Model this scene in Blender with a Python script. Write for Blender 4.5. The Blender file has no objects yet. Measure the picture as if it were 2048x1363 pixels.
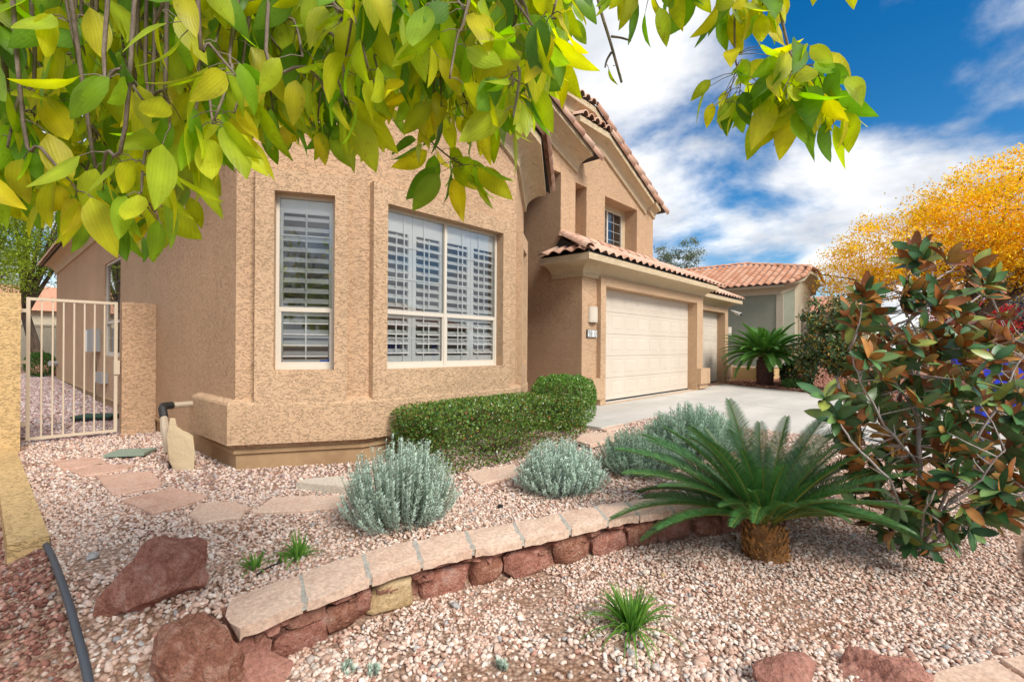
# Stucco house with a gravel front garden, seen under an overhanging tree.
# World axes: +X runs along the house front (to the right, away), +Y runs back along the side wall, Z = 0 is the garage slab.
import bpy, math, random
import numpy as np
from mathutils import Vector, Matrix

scene = bpy.context.scene
RN = random.Random(11)
NP = np.random.default_rng(5)
rad = math.radians

# ------------------------------------------------------------------ camera
F_PX, CX, CY, ROLL, TH, HC = 970.0, 1024.0, 693.2, rad(0.38), rad(42.1), 1.175
FW = Vector((math.cos(TH), math.sin(TH), 0)); RT = Vector((math.sin(TH), -math.cos(TH), 0)); UP = Vector((0, 0, 1))
cam_d = bpy.data.cameras.new('camera'); cam = bpy.data.objects.new('camera', cam_d)
scene.collection.objects.link(cam); scene.camera = cam
cr, sr = math.cos(ROLL), math.sin(ROLL)
RX = RT * cr + UP * sr; UY = -RT * sr + UP * cr
M = Matrix((RX, UY, -FW)).transposed().to_4x4(); M.translation = (0, 0, HC)
cam.matrix_world = M
cam_d.sensor_fit = 'HORIZONTAL'; cam_d.sensor_width = 36; cam_d.lens = F_PX / 2048 * 36
cam_d.shift_y = 11.7 / 2048; cam_d.clip_start = 0.05; cam_d.clip_end = 2000

# survey helpers: photograph position + a known plane or distance -> a point of the place
def ray(px, py):
    x, y = px - CX, py - CY
    c, s = math.cos(-ROLL), math.sin(-ROLL)
    x, y = x * c - y * s, x * s + y * c
    return FW + RT * (x / F_PX) - UP * (y / F_PX)
CAM = Vector((0, 0, HC))
def onZ(px, py, z): d = ray(px, py); return CAM + d * ((z - HC) / d.z)
def atD(px, py, D): return CAM + ray(px, py) * D
def project(p):
    q = Vector(p) - CAM; D = q.dot(FW)
    x, y = q.dot(RT) / D * F_PX, -q.z / D * F_PX
    return CX + x * cr - y * sr, CY + x * sr + y * cr, D

# ------------------------------------------------------------------ world, sun, exposure
SUN_EL, SUN_AZ = rad(42), math.atan2(-1.0, -0.14)      # veiled high sun over the street
world = bpy.data.worlds.new('World'); scene.world = world; world.use_nodes = True
wn, wl = world.node_tree.nodes, world.node_tree.links
wn.clear()
def N(t, **k):
    n = wn.new(t)
    for a, b in k.items(): setattr(n, a, b)
    return n
wout = N('ShaderNodeOutputWorld'); bg = N('ShaderNodeBackground'); bg.inputs[1].default_value = 1.0
sky = N('ShaderNodeTexSky'); sky.sky_type = 'NISHITA'; sky.sun_disc = False
sky.sun_elevation = SUN_EL; sky.sun_rotation = math.pi / 2 - SUN_AZ; sky.air_density = 1.0; sky.dust_density = 0.3; sky.ozone_density = 2.5
skym = N('ShaderNodeVectorMath', operation='SCALE'); skym.inputs[3].default_value = 0.085
wl.new(sky.outputs[0], skym.inputs[0])
hsv = N('ShaderNodeHueSaturation'); hsv.inputs['Saturation'].default_value = 1.45; hsv.inputs['Value'].default_value = 1.0
wl.new(skym.outputs[0], hsv.inputs['Color'])
tc = N('ShaderNodeTexCoord'); sep = N('ShaderNodeSeparateXYZ'); wl.new(tc.outputs['Generated'], sep.inputs[0])
zc = N('ShaderNodeMath', operation='MAXIMUM'); zc.inputs[1].default_value = 0.0; wl.new(sep.outputs[2], zc.inputs[0])
za = N('ShaderNodeMath', operation='ADD'); za.inputs[1].default_value = 0.22; wl.new(zc.outputs[0], za.inputs[0])
dv = N('ShaderNodeVectorMath', operation='DIVIDE'); wl.new(tc.outputs['Generated'], dv.inputs[0])
cmb = N('ShaderNodeCombineXYZ')
for i in range(3): wl.new(za.outputs[0], cmb.inputs[i])
wl.new(cmb.outputs[0], dv.inputs[1])
CLOUD_OFF = (9.44, 4.83, 0.0)
mp = N('ShaderNodeMapping'); mp.inputs['Location'].default_value = CLOUD_OFF; mp.inputs['Scale'].default_value = (1, 1, 0.0)
wl.new(dv.outputs[0], mp.inputs[0])
nz = N('ShaderNodeTexNoise'); nz.inputs['Scale'].default_value = 1.15; nz.inputs['Detail'].default_value = 9; nz.inputs['Roughness'].default_value = 0.56; nz.inputs['Distortion'].default_value = 0.25
wl.new(mp.outputs[0], nz.inputs['Vector'])
cr1 = N('ShaderNodeValToRGB'); cr1.color_ramp.elements[0].position = 0.38; cr1.color_ramp.elements[1].position = 0.545
cr1.color_ramp.interpolation = 'EASE'
wl.new(nz.outputs[0], cr1.inputs[0])
nz2 = N('ShaderNodeTexNoise'); nz2.inputs['Scale'].default_value = 2.6; nz2.inputs['Detail'].default_value = 6; nz2.inputs['Roughness'].default_value = 0.5
wl.new(mp.outputs[0], nz2.inputs['Vector'])
cr2 = N('ShaderNodeValToRGB'); cr2.color_ramp.elements[0].position = 0.33; cr2.color_ramp.elements[1].position = 0.66
cr2.color_ramp.elements[0].color = (0.36, 0.39, 0.44, 1); cr2.color_ramp.elements[1].color = (0.76, 0.76, 0.765, 1)
wl.new(nz2.outputs[0], cr2.inputs[0])
mx = N('ShaderNodeMix', data_type='RGBA')
wl.new(cr1.outputs[0], mx.inputs[0]); wl.new(hsv.outputs[0], mx.inputs[6]); wl.new(cr2.outputs[0], mx.inputs[7])
wl.new(mx.outputs[2], bg.inputs[0]); wl.new(bg.outputs[0], wout.inputs[0])

sun_d = bpy.data.lights.new('sun', 'SUN'); sun_d.energy = 2.7; sun_d.angle = rad(24); sun_d.color = (1.0, 0.95, 0.87)
sun = bpy.data.objects.new('sun', sun_d); scene.collection.objects.link(sun)
sdir = Vector((math.cos(SUN_AZ) * math.cos(SUN_EL), math.sin(SUN_AZ) * math.cos(SUN_EL), math.sin(SUN_EL)))
sun.rotation_euler = sdir.to_track_quat('Z', 'Y').to_euler(); sun.location = (0, 0, 30)
vs = scene.view_settings; vs.view_transform = 'Standard'; vs.look = 'None'; vs.exposure = 0.72; vs.gamma = 1.0; vs.use_curve_mapping = False

# ------------------------------------------------------------------ object helpers
C = scene.collection
class MB:
    """collects faces; build() links them as one mesh object"""
    def __init__(s): s.v = []; s.f = []; s.mi = []; s.col = None
    def add(s, verts, faces, mi=0):
        b = len(s.v); s.v += [tuple(p) for p in verts]
        for f in faces: s.f.append(tuple(i + b for i in f)); s.mi.append(mi)
        return s
    def quad(s, a, b, c, d, mi=0): return s.add([a, b, c, d], [(0, 1, 2, 3)], mi)
    def box(s, a, b, mi=0):
        (x0, y0, z0), (x1, y1, z1) = a, b
        return s.add([(x0,y0,z0),(x1,y0,z0),(x1,y1,z0),(x0,y1,z0),(x0,y0,z1),(x1,y0,z1),(x1,y1,z1),(x0,y1,z1)],
                     [(3,2,1,0),(4,5,6,7),(0,1,5,4),(1,2,6,5),(2,3,7,6),(3,0,4,7)], mi)
    def obox(s, o, ax, ay, az, mi=0):
        o, ax, ay, az = Vector(o), Vector(ax), Vector(ay), Vector(az)
        v = [o, o+ax, o+ax+ay, o+ay, o+az, o+ax+az, o+ax+ay+az, o+ay+az]
        return s.add(v, [(3,2,1,0),(4,5,6,7),(0,1,5,4),(1,2,6,5),(2,3,7,6),(3,0,4,7)], mi)
    def prism(s, poly, z0, z1, mi=0):
        n = len(poly)
        z0f = z0 if callable(z0) else (lambda x, y: z0); z1f = z1 if callable(z1) else (lambda x, y: z1)
        v = [(x, y, z0f(x, y)) for x, y in poly] + [(x, y, z1f(x, y)) for x, y in poly]
        return s.add(v, [tuple(range(n-1, -1, -1)), tuple(range(n, 2*n))] + [(i, (i+1) % n, n+(i+1) % n, n+i) for i in range(n)], mi)
    def tube(s, pts, rs, n=6, mi=0, cap=True):
        pts = [Vector(p) for p in pts]; v = []; f = []
        if not hasattr(rs, '__len__'): rs = [rs] * len(pts)
        prev = None
        for i, p in enumerate(pts):
            t = (pts[min(i+1, len(pts)-1)] - pts[max(i-1, 0)])
            if t.length < 1e-9: t = Vector((0, 0, 1))
            t.normalize()
            a = prev if prev else (Vector((1, 0, 0)) if abs(t.x) < .8 else Vector((0, 1, 0)))
            a = (a - t * a.dot(t)).normalized(); b = t.cross(a); prev = a
            for k in range(n):
                q = 2 * math.pi * k / n; v.append(p + (a * math.cos(q) + b * math.sin(q)) * rs[i])
        for i in range(len(pts) - 1):
            for k in range(n):
                k2 = (k + 1) % n; f.append((i*n+k, i*n+k2, (i+1)*n+k2, (i+1)*n+k))
        if cap: f += [tuple(range(n-1, -1, -1)), tuple(range((len(pts)-1)*n, len(pts)*n))]
        return s.add(v, f, mi)
    def sweep(s, path, profile, mi=0, caps=True, outs=None):
        """profile points (out, up) carried along a path; out is to the right of travel"""
        P = [Vector(p) for p in path]; n = len(P); m = len(profile); od = []
        segs = []
        for i in range(n-1):
            d = (P[i+1] - P[i]); d.z = 0; d.normalize(); segs.append(Vector((d.y, -d.x, 0)))
        for i in range(n):
            if i == 0: o = segs[0]
            elif i == n-1: o = segs[-1]
            else:
                o = (segs[i-1] + segs[i]) / (1 + segs[i-1].dot(segs[i]))
            od.append(o)
        v = [P[i] + od[i] * a + UP * b for i in range(n) for a, b in profile]
        f = [(i*m+k, (i+1)*m+k, (i+1)*m+k+1, i*m+k+1) for i in range(n-1) for k in range(m-1)]
        f += [(i*m+m-1, (i+1)*m+m-1, (i+1)*m, i*m) for i in range(n-1)]
        if caps: f += [tuple(range(m)), tuple(range((n-1)*m, n*m))[::-1]]
        return s.add(v, f, mi)
    def mesh(s, name, mats, smooth=False):
        me = bpy.data.meshes.new(name); me.from_pydata(s.v, [], s.f)
        if not isinstance(mats, (list, tuple)): mats = [mats]
        for m in mats: me.materials.append(m)
        if len(mats) > 1: me.polygons.foreach_set('material_index', s.mi)
        if smooth: me.polygons.foreach_set('use_smooth', [True] * len(s.f))
        if s.col is not None: set_col(me, s.col)
        me.update(); return me
    def build(s, name, mats, parent=None, smooth=False, **k):
        return link(name, s.mesh(name, mats, smooth), parent, **k)

def set_col(me, cols):
    a = me.color_attributes.new('Col', 'FLOAT_COLOR', 'POINT')
    c = np.ones((len(me.vertices), 4), np.float32); c[:, :3] = cols
    a.data.foreach_set('color', c.ravel())
def props(o, label=None, cat=None, group=None, kind=None):
    for k, v in (('label', label), ('category', cat), ('group', group), ('kind', kind)):
        if v: o[k] = v
    return o
def link(name, data, parent=None, matrix=None, **k):
    o = bpy.data.objects.new(name, data); C.objects.link(o)
    if parent is not None:
        o.parent = parent; o.matrix_parent_inverse = INV[parent.name]
    if matrix is not None: o.matrix_basis = matrix
    INV[o.name] = (matrix.inverted() if matrix is not None else Matrix())
    return props(o, **k)
INV = {}
def thing(name, label, cat, loc=(0, 0, 0), group=None):
    o = link(name, None, None, Matrix.Translation(loc)); o.empty_display_size = .2
    return props(o, label, cat, group)
def frame(o, x, y, z):
    m = Matrix((x, y, z)).transposed().to_4x4(); m.translation = o; return m
def grid_mesh(V, nu, nv): return [(i*nv+j, (i+1)*nv+j, (i+1)*nv+j+1, i*nv+j+1) for i in range(nu-1) for j in range(nv-1)]
def smooth01(a, b, x): t = min(1, max(0, (x-a)/(b-a))); return t*t*(3-2*t)
def np_mesh(name, V, Fq, mats, cols=None, smooth=False):
    """fast mesh from numpy arrays, all faces with the same corner count"""
    me = bpy.data.meshes.new(name); n = Fq.shape[1]
    me.vertices.add(len(V)); me.vertices.foreach_set('co', V.astype(np.float32).ravel())
    me.loops.add(Fq.size); me.loops.foreach_set('vertex_index', Fq.astype(np.int32).ravel())
    me.polygons.add(len(Fq)); me.polygons.foreach_set('loop_start', np.arange(0, Fq.size, n, dtype=np.int32))
    me.polygons.foreach_set('loop_total', np.full(len(Fq), n, np.int32))
    if smooth: me.polygons.foreach_set('use_smooth', np.ones(len(Fq), bool))
    for m in (mats if isinstance(mats, (list, tuple)) else [mats]): me.materials.append(m)
    me.update(calc_edges=True)
    if cols is not None: set_col(me, cols)
    return me
def unit(a): return a / np.maximum(np.linalg.norm(a, axis=1, keepdims=True), 1e-9)
def leaf_quads(pos, dirs, nrm, L, W, cols, fold=0.0):
    """diamond leaves: base at pos, along dirs, blade across dirs x nrm"""
    n = len(pos); d = unit(dirs); s = unit(np.cross(d, nrm)); k = np.cross(s, d)
    L = np.broadcast_to(L, (n,))[:, None]; W = np.broadcast_to(W, (n,))[:, None]
    V = np.stack([pos, pos + d*L*.45 + s*W*.5 + k*W*fold, pos + d*L, pos + d*L*.45 - s*W*.5 + k*W*fold], 1).reshape(-1, 3)
    Fq = np.arange(4*n).reshape(n, 4)
    return V, Fq, np.repeat(cols, 4, 0)
def pick_cols(n, palette, weights=None, jit=.15):
    p = np.array(palette); i = NP.choice(len(p), n, p=None if weights is None else np.array(weights)/sum(weights))
    return np.clip(p[i] * (1 + NP.normal(0, jit, (n, 1))), .003, 1)

# ------------------------------------------------------------------ materials
def mat(name, color=(.5,.5,.5), rough=.7, spec=.3, metal=0.0):
    m = bpy.data.materials.new(name); m.use_nodes = True; m.use_backface_culling = False
    b = m.node_tree.nodes['Principled BSDF']
    b.inputs['Base Color'].default_value = (*color, 1); b.inputs['Roughness'].default_value = rough
    b.inputs['Specular IOR Level'].default_value = spec; b.inputs['Metallic'].default_value = metal
    return m
class T:
    """small node helper on a material"""
    def __init__(s, m): s.m = m; s.n = m.node_tree.nodes; s.l = m.node_tree.links; s.b = s.n['Principled BSDF']; s.tc = s.n.new('ShaderNodeTexCoord')
    def src(s, scale=(1,1,1), coord='Object', rot=(0,0,0)):
        g = s.n.new('ShaderNodeMapping'); g.inputs['Scale'].default_value = scale; g.inputs['Rotation'].default_value = rot; s.l.new(s.tc.outputs[coord], g.inputs[0]); return g.outputs[0]
    def noise(s, scale, detail=4, rough=.55, vec=None, dist=0.0):
        g = s.n.new('ShaderNodeTexNoise'); g.inputs['Scale'].default_value = scale; g.inputs['Detail'].default_value = detail
        g.inputs['Roughness'].default_value = rough; g.inputs['Distortion'].default_value = dist
        s.l.new(vec if vec else s.tc.outputs['Object'], g.inputs['Vector']); return g.outputs[0]
    def vor(s, scale, vec=None, feature='F1', rnd=1.0):
        g = s.n.new('ShaderNodeTexVoronoi'); g.feature = feature; g.inputs['Scale'].default_value = scale; g.inputs['Randomness'].default_value = rnd
        s.l.new(vec if vec else s.tc.outputs['Object'], g.inputs['Vector']); return g.outputs
    def ramp(s, x, stops):
        g = s.n.new('ShaderNodeValToRGB'); e = g.color_ramp.elements
        while len(e) < len(stops): e.new(0.5)
        for i, (p, c) in enumerate(stops):
            e[i].position = p; e[i].color = (*c, 1) if hasattr(c, '__len__') else (c, c, c, 1)
        s.l.new(x, g.inputs[0]); return g.outputs[0]
    def mix(s, a, b, f=.5, mode='MIX'):
        g = s.n.new('ShaderNodeMix'); g.data_type = 'RGBA'; g.blend_type = mode
        for i, x in ((0, f), (6, a), (7, b)):
            if hasattr(x, 'is_linked'): s.l.new(x, g.inputs[i])
            elif i == 0: g.inputs[0].default_value = x
            else: g.inputs[i].default_value = (*x, 1)
        return g.outputs[2]
    def bump(s, h, strength=.5, dist=.01):
        g = s.n.new('ShaderNodeBump'); g.inputs['Strength'].default_value = strength; g.inputs['Distance'].default_value = dist
        s.l.new(h, g.inputs['Height']); s.l.new(g.outputs[0], s.b.inputs['Normal']); return g
    def col(s, x): s.l.new(x, s.b.inputs['Base Color'])
    def rgh(s, x): s.l.new(x, s.b.inputs['Roughness'])
    def attr(s, name='Col'):
        g = s.n.new('ShaderNodeAttribute'); g.attribute_name = name; return g.outputs[0]
    def rnd(s): return s.n.new('ShaderNodeObjectInfo').outputs['Random']

def stucco(name, c, rough_scale=1.0, stain=.12):
    m = mat(name, c, .92, .12); t = T(m)
    v = t.src((1, 1, 1.7))
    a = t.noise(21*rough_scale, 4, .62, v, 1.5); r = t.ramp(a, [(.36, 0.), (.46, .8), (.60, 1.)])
    f = t.noise(95*rough_scale, 3, .6); h = t.mix(r, f, .28)
    t.bump(h, .9, .016)
    big = t.noise(.55, 5, .6); lo = tuple(x*(1-stain) for x in c); hi = tuple(min(1, x*(1+stain)) for x in c)
    base = t.ramp(big, [(.3, lo), (.72, hi)])
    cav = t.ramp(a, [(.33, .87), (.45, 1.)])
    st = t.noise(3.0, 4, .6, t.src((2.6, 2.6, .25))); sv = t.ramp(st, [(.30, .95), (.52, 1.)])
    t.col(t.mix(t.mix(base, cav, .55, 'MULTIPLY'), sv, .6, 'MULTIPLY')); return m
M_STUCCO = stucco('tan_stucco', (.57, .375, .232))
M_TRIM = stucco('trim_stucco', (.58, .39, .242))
M_CORN = stucco('cream_cornice_stucco', (.66, .52, .34), 1.3, .08)
M_YELLOW = stucco('yellow_stucco', (.62, .43, .205), 1.0)
M_GREEN = stucco('sage_stucco', (.27, .285, .215), 1.0)
M_NCREAM = stucco('sand_cornice', (.52, .46, .34), 1.0)
M_FOOT = mat('footing_paint', (.40, .265, .145), .85, .2); t = T(M_FOOT)
t.bump(t.noise(30, 4), .3, .006); t.col(t.ramp(t.noise(2.5, 6, .65), [(.3, (.30,.185,.10)), (.65, (.43,.285,.155))]))
M_ALM = mat('almond_frame', (.62, .56, .47), .45, .4)
M_WHITE = mat('white_shutter', (.88, .87, .84), .5, .4)
M_DARK = mat('room_dark', (.34, .33, .31), .9, .1)
M_DOOR = mat('cream_garage_paint', (.66, .56, .43), .5, .35); t = T(M_DOOR)
t.bump(t.noise(60, 3, .6, t.src((.25, 1, 1))), .12, .003); t.col(t.ramp(t.noise(1.2, 5), [(.3, (.57,.495,.405)), (.7, (.63,.55,.455))]))
M_BLACK = mat('black_plastic', (.02, .02, .02), .5, .4)
M_UNDER = mat('roof_paper', (.06, .055, .05), .9, .1)
def tile_mat(name, c1, c2, c3):
    m = mat(name, c1, .8, .25); t = T(m)
    pc = t.ramp(t.rnd(), [(0., c1), (.5, c2), (1., c3)])
    w = t.ramp(t.noise(5, 5, .65), [(.3, (.72, .70, .68)), (.7, (1.1, 1.08, 1.05))])
    t.col(t.mix(pc, w, .8, 'MULTIPLY')); t.bump(t.noise(60, 3), .25, .004); return m
M_TILE = tile_mat('clay_tile', (.54, .31, .22), (.62, .395, .29), (.68, .48, .365))
M_NTILE = tile_mat('neighbour_tile', (.50, .225, .13), (.58, .30, .19), (.64, .37, .25))
def glass():
    m = mat('window_glass', (.9, .95, .95), .02, .5); n, l = m.node_tree.nodes, m.node_tree.links
    out = n['Material Output']; tr = n.new('ShaderNodeBsdfTransparent'); tr.inputs[0].default_value = (.93, .95, .94, 1)
    gl = n.new('ShaderNodeBsdfGlossy'); gl.inputs['Roughness'].default_value = .015; gl.inputs[0].default_value = (.95, .97, 1, 1)
    fr = n.new('ShaderNodeFresnel'); fr.inputs[0].default_value = 1.55
    ad = n.new('ShaderNodeMath'); ad.operation = 'MULTIPLY_ADD'; ad.inputs[1].default_value = 1.2; ad.inputs[2].default_value = .06; ad.use_clamp = True
    mixs = n.new('ShaderNodeMixShader'); l.new(fr.outputs[0], ad.inputs[0]); l.new(ad.outputs[0], mixs.inputs[0])
    l.new(tr.outputs[0], mixs.inputs[1]); l.new(gl.outputs[0], mixs.inputs[2]); l.new(mixs.outputs[0], out.inputs[0]); return m
M_GLASS = glass()
def leaf_mat(name, trans=.45, rough=.45, spec=.4, tint=1.0, spots=False):
    m = mat(name, (.1, .2, .05), rough, spec); t = T(m); c = t.attr()
    v = t.ramp(t.noise(18, 3), [(.3, .78), (.7, 1.15)]); c = t.mix(c, v, .7, 'MULTIPLY')
    if spots:
        w_ = t.ramp(t.noise(42, 5, .7), [(.30, (.62, .50, .30)), (.42, (1., 1., 1.))]); c = t.mix(c, w_, .8, 'MULTIPLY')
        vn = t.n.new('ShaderNodeTexWave'); vn.inputs['Scale'].default_value = 55; vn.inputs['Distortion'].default_value = 2.5; t.l.new(t.tc.outputs['Object'], vn.inputs['Vector'])
        c = t.mix(c, t.ramp(vn.outputs[0], [(.0, (.86, .88, .8)), (.6, (1.05, 1.05, 1.05))]), .35, 'MULTIPLY'); t.bump(vn.outputs[0], .12, .002)
    t.col(c)
    if trans:
        tb = t.n.new('ShaderNodeBsdfTranslucent'); mx = t.n.new('ShaderNodeMixShader'); mx.inputs[0].default_value = trans
        hs = t.n.new('ShaderNodeHueSaturation'); hs.inputs['Value'].default_value = 1.6*tint; hs.inputs['Saturation'].default_value = 1.1; t.l.new(c, hs.inputs['Color'])
        t.l.new(hs.outputs[0], tb.inputs[0]); t.l.new(t.b.outputs[0], mx.inputs[1]); t.l.new(tb.outputs[0], mx.inputs[2])
        t.l.new(mx.outputs[0], t.n['Material Output'].inputs[0])
    return m
M_LEAF = leaf_mat('thin_leaf', .54, .40, .35, 1.22, spots=True)
M_LEAFY = leaf_mat('autumn_leaf', .45, .6, .2)
M_GLOSS = leaf_mat('glossy_leaf', .12, .33, .5)
M_MAGN = leaf_mat('magnolia_leaf', .1, .36, .45)
M_SILVER = leaf_mat('silver_leaf', .25, .7, .2)
M_CYCAD = leaf_mat('cycad_leaf', .22, .38, .45)
M_GRASS = leaf_mat('grass_blade', .4, .5, .3)
def bark(name, c1, c2, sc=18):
    m = mat(name, c1, .9, .15); t = T(m); x = t.noise(sc, 5, .65, t.src((1, 1, .3)))
    t.col(t.ramp(x, [(.3, c1), (.7, c2)])); t.bump(x, .7, .01); return m
M_TWIG = bark('twig_bark', (.13, .095, .075), (.30, .24, .19), 60)
M_PALE = bark('pale_bark', (.24, .20, .18), (.46, .41, .38), 40)
M_BARK = bark('dark_bark', (.06, .042, .03), (.17, .12, .085), 9)
M_STEM = bark('dry_stem', (.10, .08, .05), (.22, .18, .10), 60)
def stone(name, c1, c2, c3, sc=6, bmp=.8, fine=60):
    m = mat(name, c1, .9, .15); t = T(m)
    a = t.noise(sc, 8, .7, dist=.9); b = t.noise(fine, 4, .7); v = t.vor(sc*5)[0]
    x = t.mix(t.ramp(a, [(.28, c1), (.5, c2), (.75, c3)]), t.ramp(b, [(.3, .6), (.65, 1.25)]), .75, 'MULTIPLY')
    t.col(x); t.bump(t.mix(a, t.mix(b, v, .4), .5), bmp, .05); return m
M_RED = stone('red_lava_rock', (.21, .075, .052), (.44, .195, .14), (.62, .40, .33), 11, 1.0, 110)
M_REDD = stone('dark_red_rock', (.15, .06, .04), (.36, .16, .105), (.56, .36, .27), 11, 1.0, 100)
M_REDP = stone('pink_red_rock', (.30, .125, .09), (.42, .20, .15), (.52, .30, .23), 7, .9, 60)
M_BUFF = stone('buff_rock', (.40, .27, .13), (.52, .37, .20), (.58, .45, .27), 6, .6)
M_CAP = stone('sandstone_cap', (.55, .36, .265), (.65, .465, .35), (.71, .55, .43), 3, .22, 40)
M_FLAG = stone('pink_flagstone', (.47, .275, .20), (.58, .37, .275), (.65, .46, .355), 2.5, .2, 45)
M_GREY = stone('grey_stone', (.30, .29, .28), (.42, .40, .38), (.50, .48, .46), 6, .5)
M_CHINK = stone('chinking_rock', (.24, .10, .065), (.38, .185, .13), (.46, .26, .19), 9, 1.0, 80)
M_MORTAR = stone('mortar', (.34, .31, .27), (.45, .42, .36), (.50, .47, .41), 10, .4)
M_CONC = mat('driveway_concrete', (.52, .49, .44), .85, .2); t = T(M_CONC)
ca = t.ramp(t.noise(.7, 6, .6, t.src((.5, 1.6, 1))), [(.3, (.44,.42,.375)), (.7, (.60,.57,.515))]); cb = t.ramp(t.noise(4, 5, .7), [(.25, .82), (.5, 1.)])
t.col(t.mix(ca, cb, .6, 'MULTIPLY')); t.bump(t.noise(120, 3), .15, .003)
M_STEPB = stone('cast_concrete', (.52, .45, .36), (.60, .52, .42), (.64, .57, .47), 5, .2)
M_METAL = mat('gate_paint', (.60, .50, .37), .45, .4)
M_GBOX = mat('grey_enamel', (.30, .30, .29), .5, .4)
M_BAG = mat('canvas_cover', (.62, .49, .31), .85, .1); t = T(M_BAG); t.bump(t.noise(9, 4), .5, .03)
M_TAPE = mat('pipe_wrap', (.42, .34, .25), .8, .2); t = T(M_TAPE); t.bump(t.noise(40, 3), .5, .01)
M_PEB = mat('gravel', (.5, .35, .25), .88, .2); t = T(M_PEB); pc = t.attr(); t.col(t.mix(pc, t.ramp(t.noise(90, 3), [(.3, .75), (.7, 1.15)]), .7, 'MULTIPLY'))
M_SOIL = mat('gravel_bed_soil', (.34, .19, .115), .95, .1); t = T(M_SOIL)
sv = t.vor(42); sc_ = t.ramp(sv[1], [(0., (.30,.17,.12)), (.35, (.46,.31,.23)), (.7, (.58,.44,.35)), (1., (.40,.27,.21))])
sd = t.ramp(sv[0], [(.25, 1.05), (.7, .45)]); sn = t.ramp(t.noise(1.3, 6, .65), [(.36, (.66, .47, .34)), (.6, (1., .97, .95))])
t.col(t.mix(t.mix(sc_, sd, .8, 'MULTIPLY'), sn, .8, 'MULTIPLY')); t.bump(sv[0], .8, -.012)
M_ASPH = mat('asphalt', (.06, .06, .06), .9, .2); t = T(M_ASPH); t.col(t.ramp(t.noise(8, 6, .7), [(.3, (.045,.045,.045)), (.7, (.085,.082,.08))])); t.bump(t.noise(200, 2), .3, .005)
M_BLUE = mat('blue_paint', (.012, .03, .42), .4, .4)
M_WHITEP = mat('white_paint', (.75, .75, .73), .45, .4)
# ------------------------------------------------------------------ terrain
WALL_F = [(.84,2.50),(1.17,2.50),(1.525,2.49),(1.83,2.45),(2.17,2.36),(2.46,2.23),(3.01,2.05),(3.40,1.92),(3.80,1.73),(4.10,1.56),(4.45,1.33),(4.80,1.06)]
WALL_B = [(.86,2.85),(1.22,2.87),(1.58,2.845),(1.92,2.79),(2.29,2.69),(2.62,2.545),(3.17,2.37),(3.56,2.225),(3.97,2.04),(4.29,1.855),(4.66,1.60),(5.03,1.31)]
WCu = np.array([-9, .5, .84, 1.2, 1.55, 1.87, 2.23, 2.54, 3.09, 3.48, 3.88, 4.2, 4.55, 4.9, 6.5, 9.0, 40])
WCv = np.array([3.2, 3.1, 2.70, 2.70, 2.68, 2.63, 2.53, 2.39, 2.21, 2.07, 1.88, 1.70, 1.46, 1.18, .45, 0., 0.])
def ss(a, b, x): t = np.clip((x-a)/(b-a), 0, 1); return t*t*(3-2*t)
def drive_z(u, v): return -.045*np.maximum(0, 4.2-v)
def in_drive(u, v):
    left = np.where(v > 3.85, 6.2, 8.0 - .03*(3.85 - v)); right = np.interp(v, [-6, -3, .86, 3.1, 5.5], [12.6, 12.9, 14.3, 15.6, 16.6])
    return (v < 5.5) & (v > -6) & (u > left) & (u < right)
def gz(u, v):
    u = np.asarray(u, float); v = np.asarray(v, float)
    w = np.interp(u, [.2, .85, 4.7, 6.5], [.95, .07, .07, .9])
    t = ss(-1, 1, (v - np.interp(u, WCu, WCv)) / w)
    zu = -.205 + .165*ss(4, 7, u) + .16*ss(10, 24, v)
    zl = -.44 - .05*ss(1.4, -.6, v) + .14*ss(4.3, 7.5, u)
    z = zl + (zu - zl)*t - .09*ss(.36, .0, u)*ss(9, 7, v)
    z = np.where(v < -.3, np.minimum(z, -.42 + .12*ss(4.5, 7, u) - .05*ss(-2.5, -4, v)), z)
    rightz = np.where(u > 12, .0 - .03*np.maximum(0, 3.0-v) + .32*ss(17, 24, u)*ss(-3, 2, v), 0)
    z = np.where(u > 12.2, rightz, z)
    z = np.where(in_drive(u, v) | ((u > 7.9) & (u <= 12.2) & (v < 5.6)), drive_z(u, v) - .05, z)
    z = np.where(v < -3.4, -.62, z)
    return z
def gzf(u, v): return float(gz(u, v))
def onG(px, py):
    """where the view through this place of the photograph meets the ground"""
    d = ray(px, py); t_ = .6
    while t_ < 80:
        q = CAM + d*t_
        if q.z <= gzf(q.x, q.y): break
        t_ += .01 if t_ < 8 else .05
    return Vector((q.x, q.y, gzf(q.x, q.y)))
gu = np.concatenate([[-400, -120, -40, -15, -6], np.arange(-3, 9.01, .1), np.arange(9.4, 30, .5), [34, 45, 70, 150, 400, 900]])
gv = np.concatenate([[-400, -100, -40, -20, -9, -6], np.arange(-3.6, 6.6, .1), np.arange(6.8, 12, .3), np.arange(12, 36, .8), [45, 80, 200, 600, 900]])
GU, GV = np.meshgrid(gu, gv, indexing='ij'); GZ = gz(GU, GV) + .006*np.sin(GU*5.1)*np.cos(GV*4.3)
V = np.stack([GU, GV, GZ], -1).reshape(-1, 3); nu, nv = len(gu), len(gv)
ii, jj = np.meshgrid(np.arange(nu-1), np.arange(nv-1), indexing='ij'); b0 = (ii*nv + jj).ravel()
Fq = np.stack([b0, b0+nv, b0+nv+1, b0+1], 1)
ground = link('ground', np_mesh('ground', V, Fq, M_SOIL, smooth=True), kind='structure')

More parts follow.
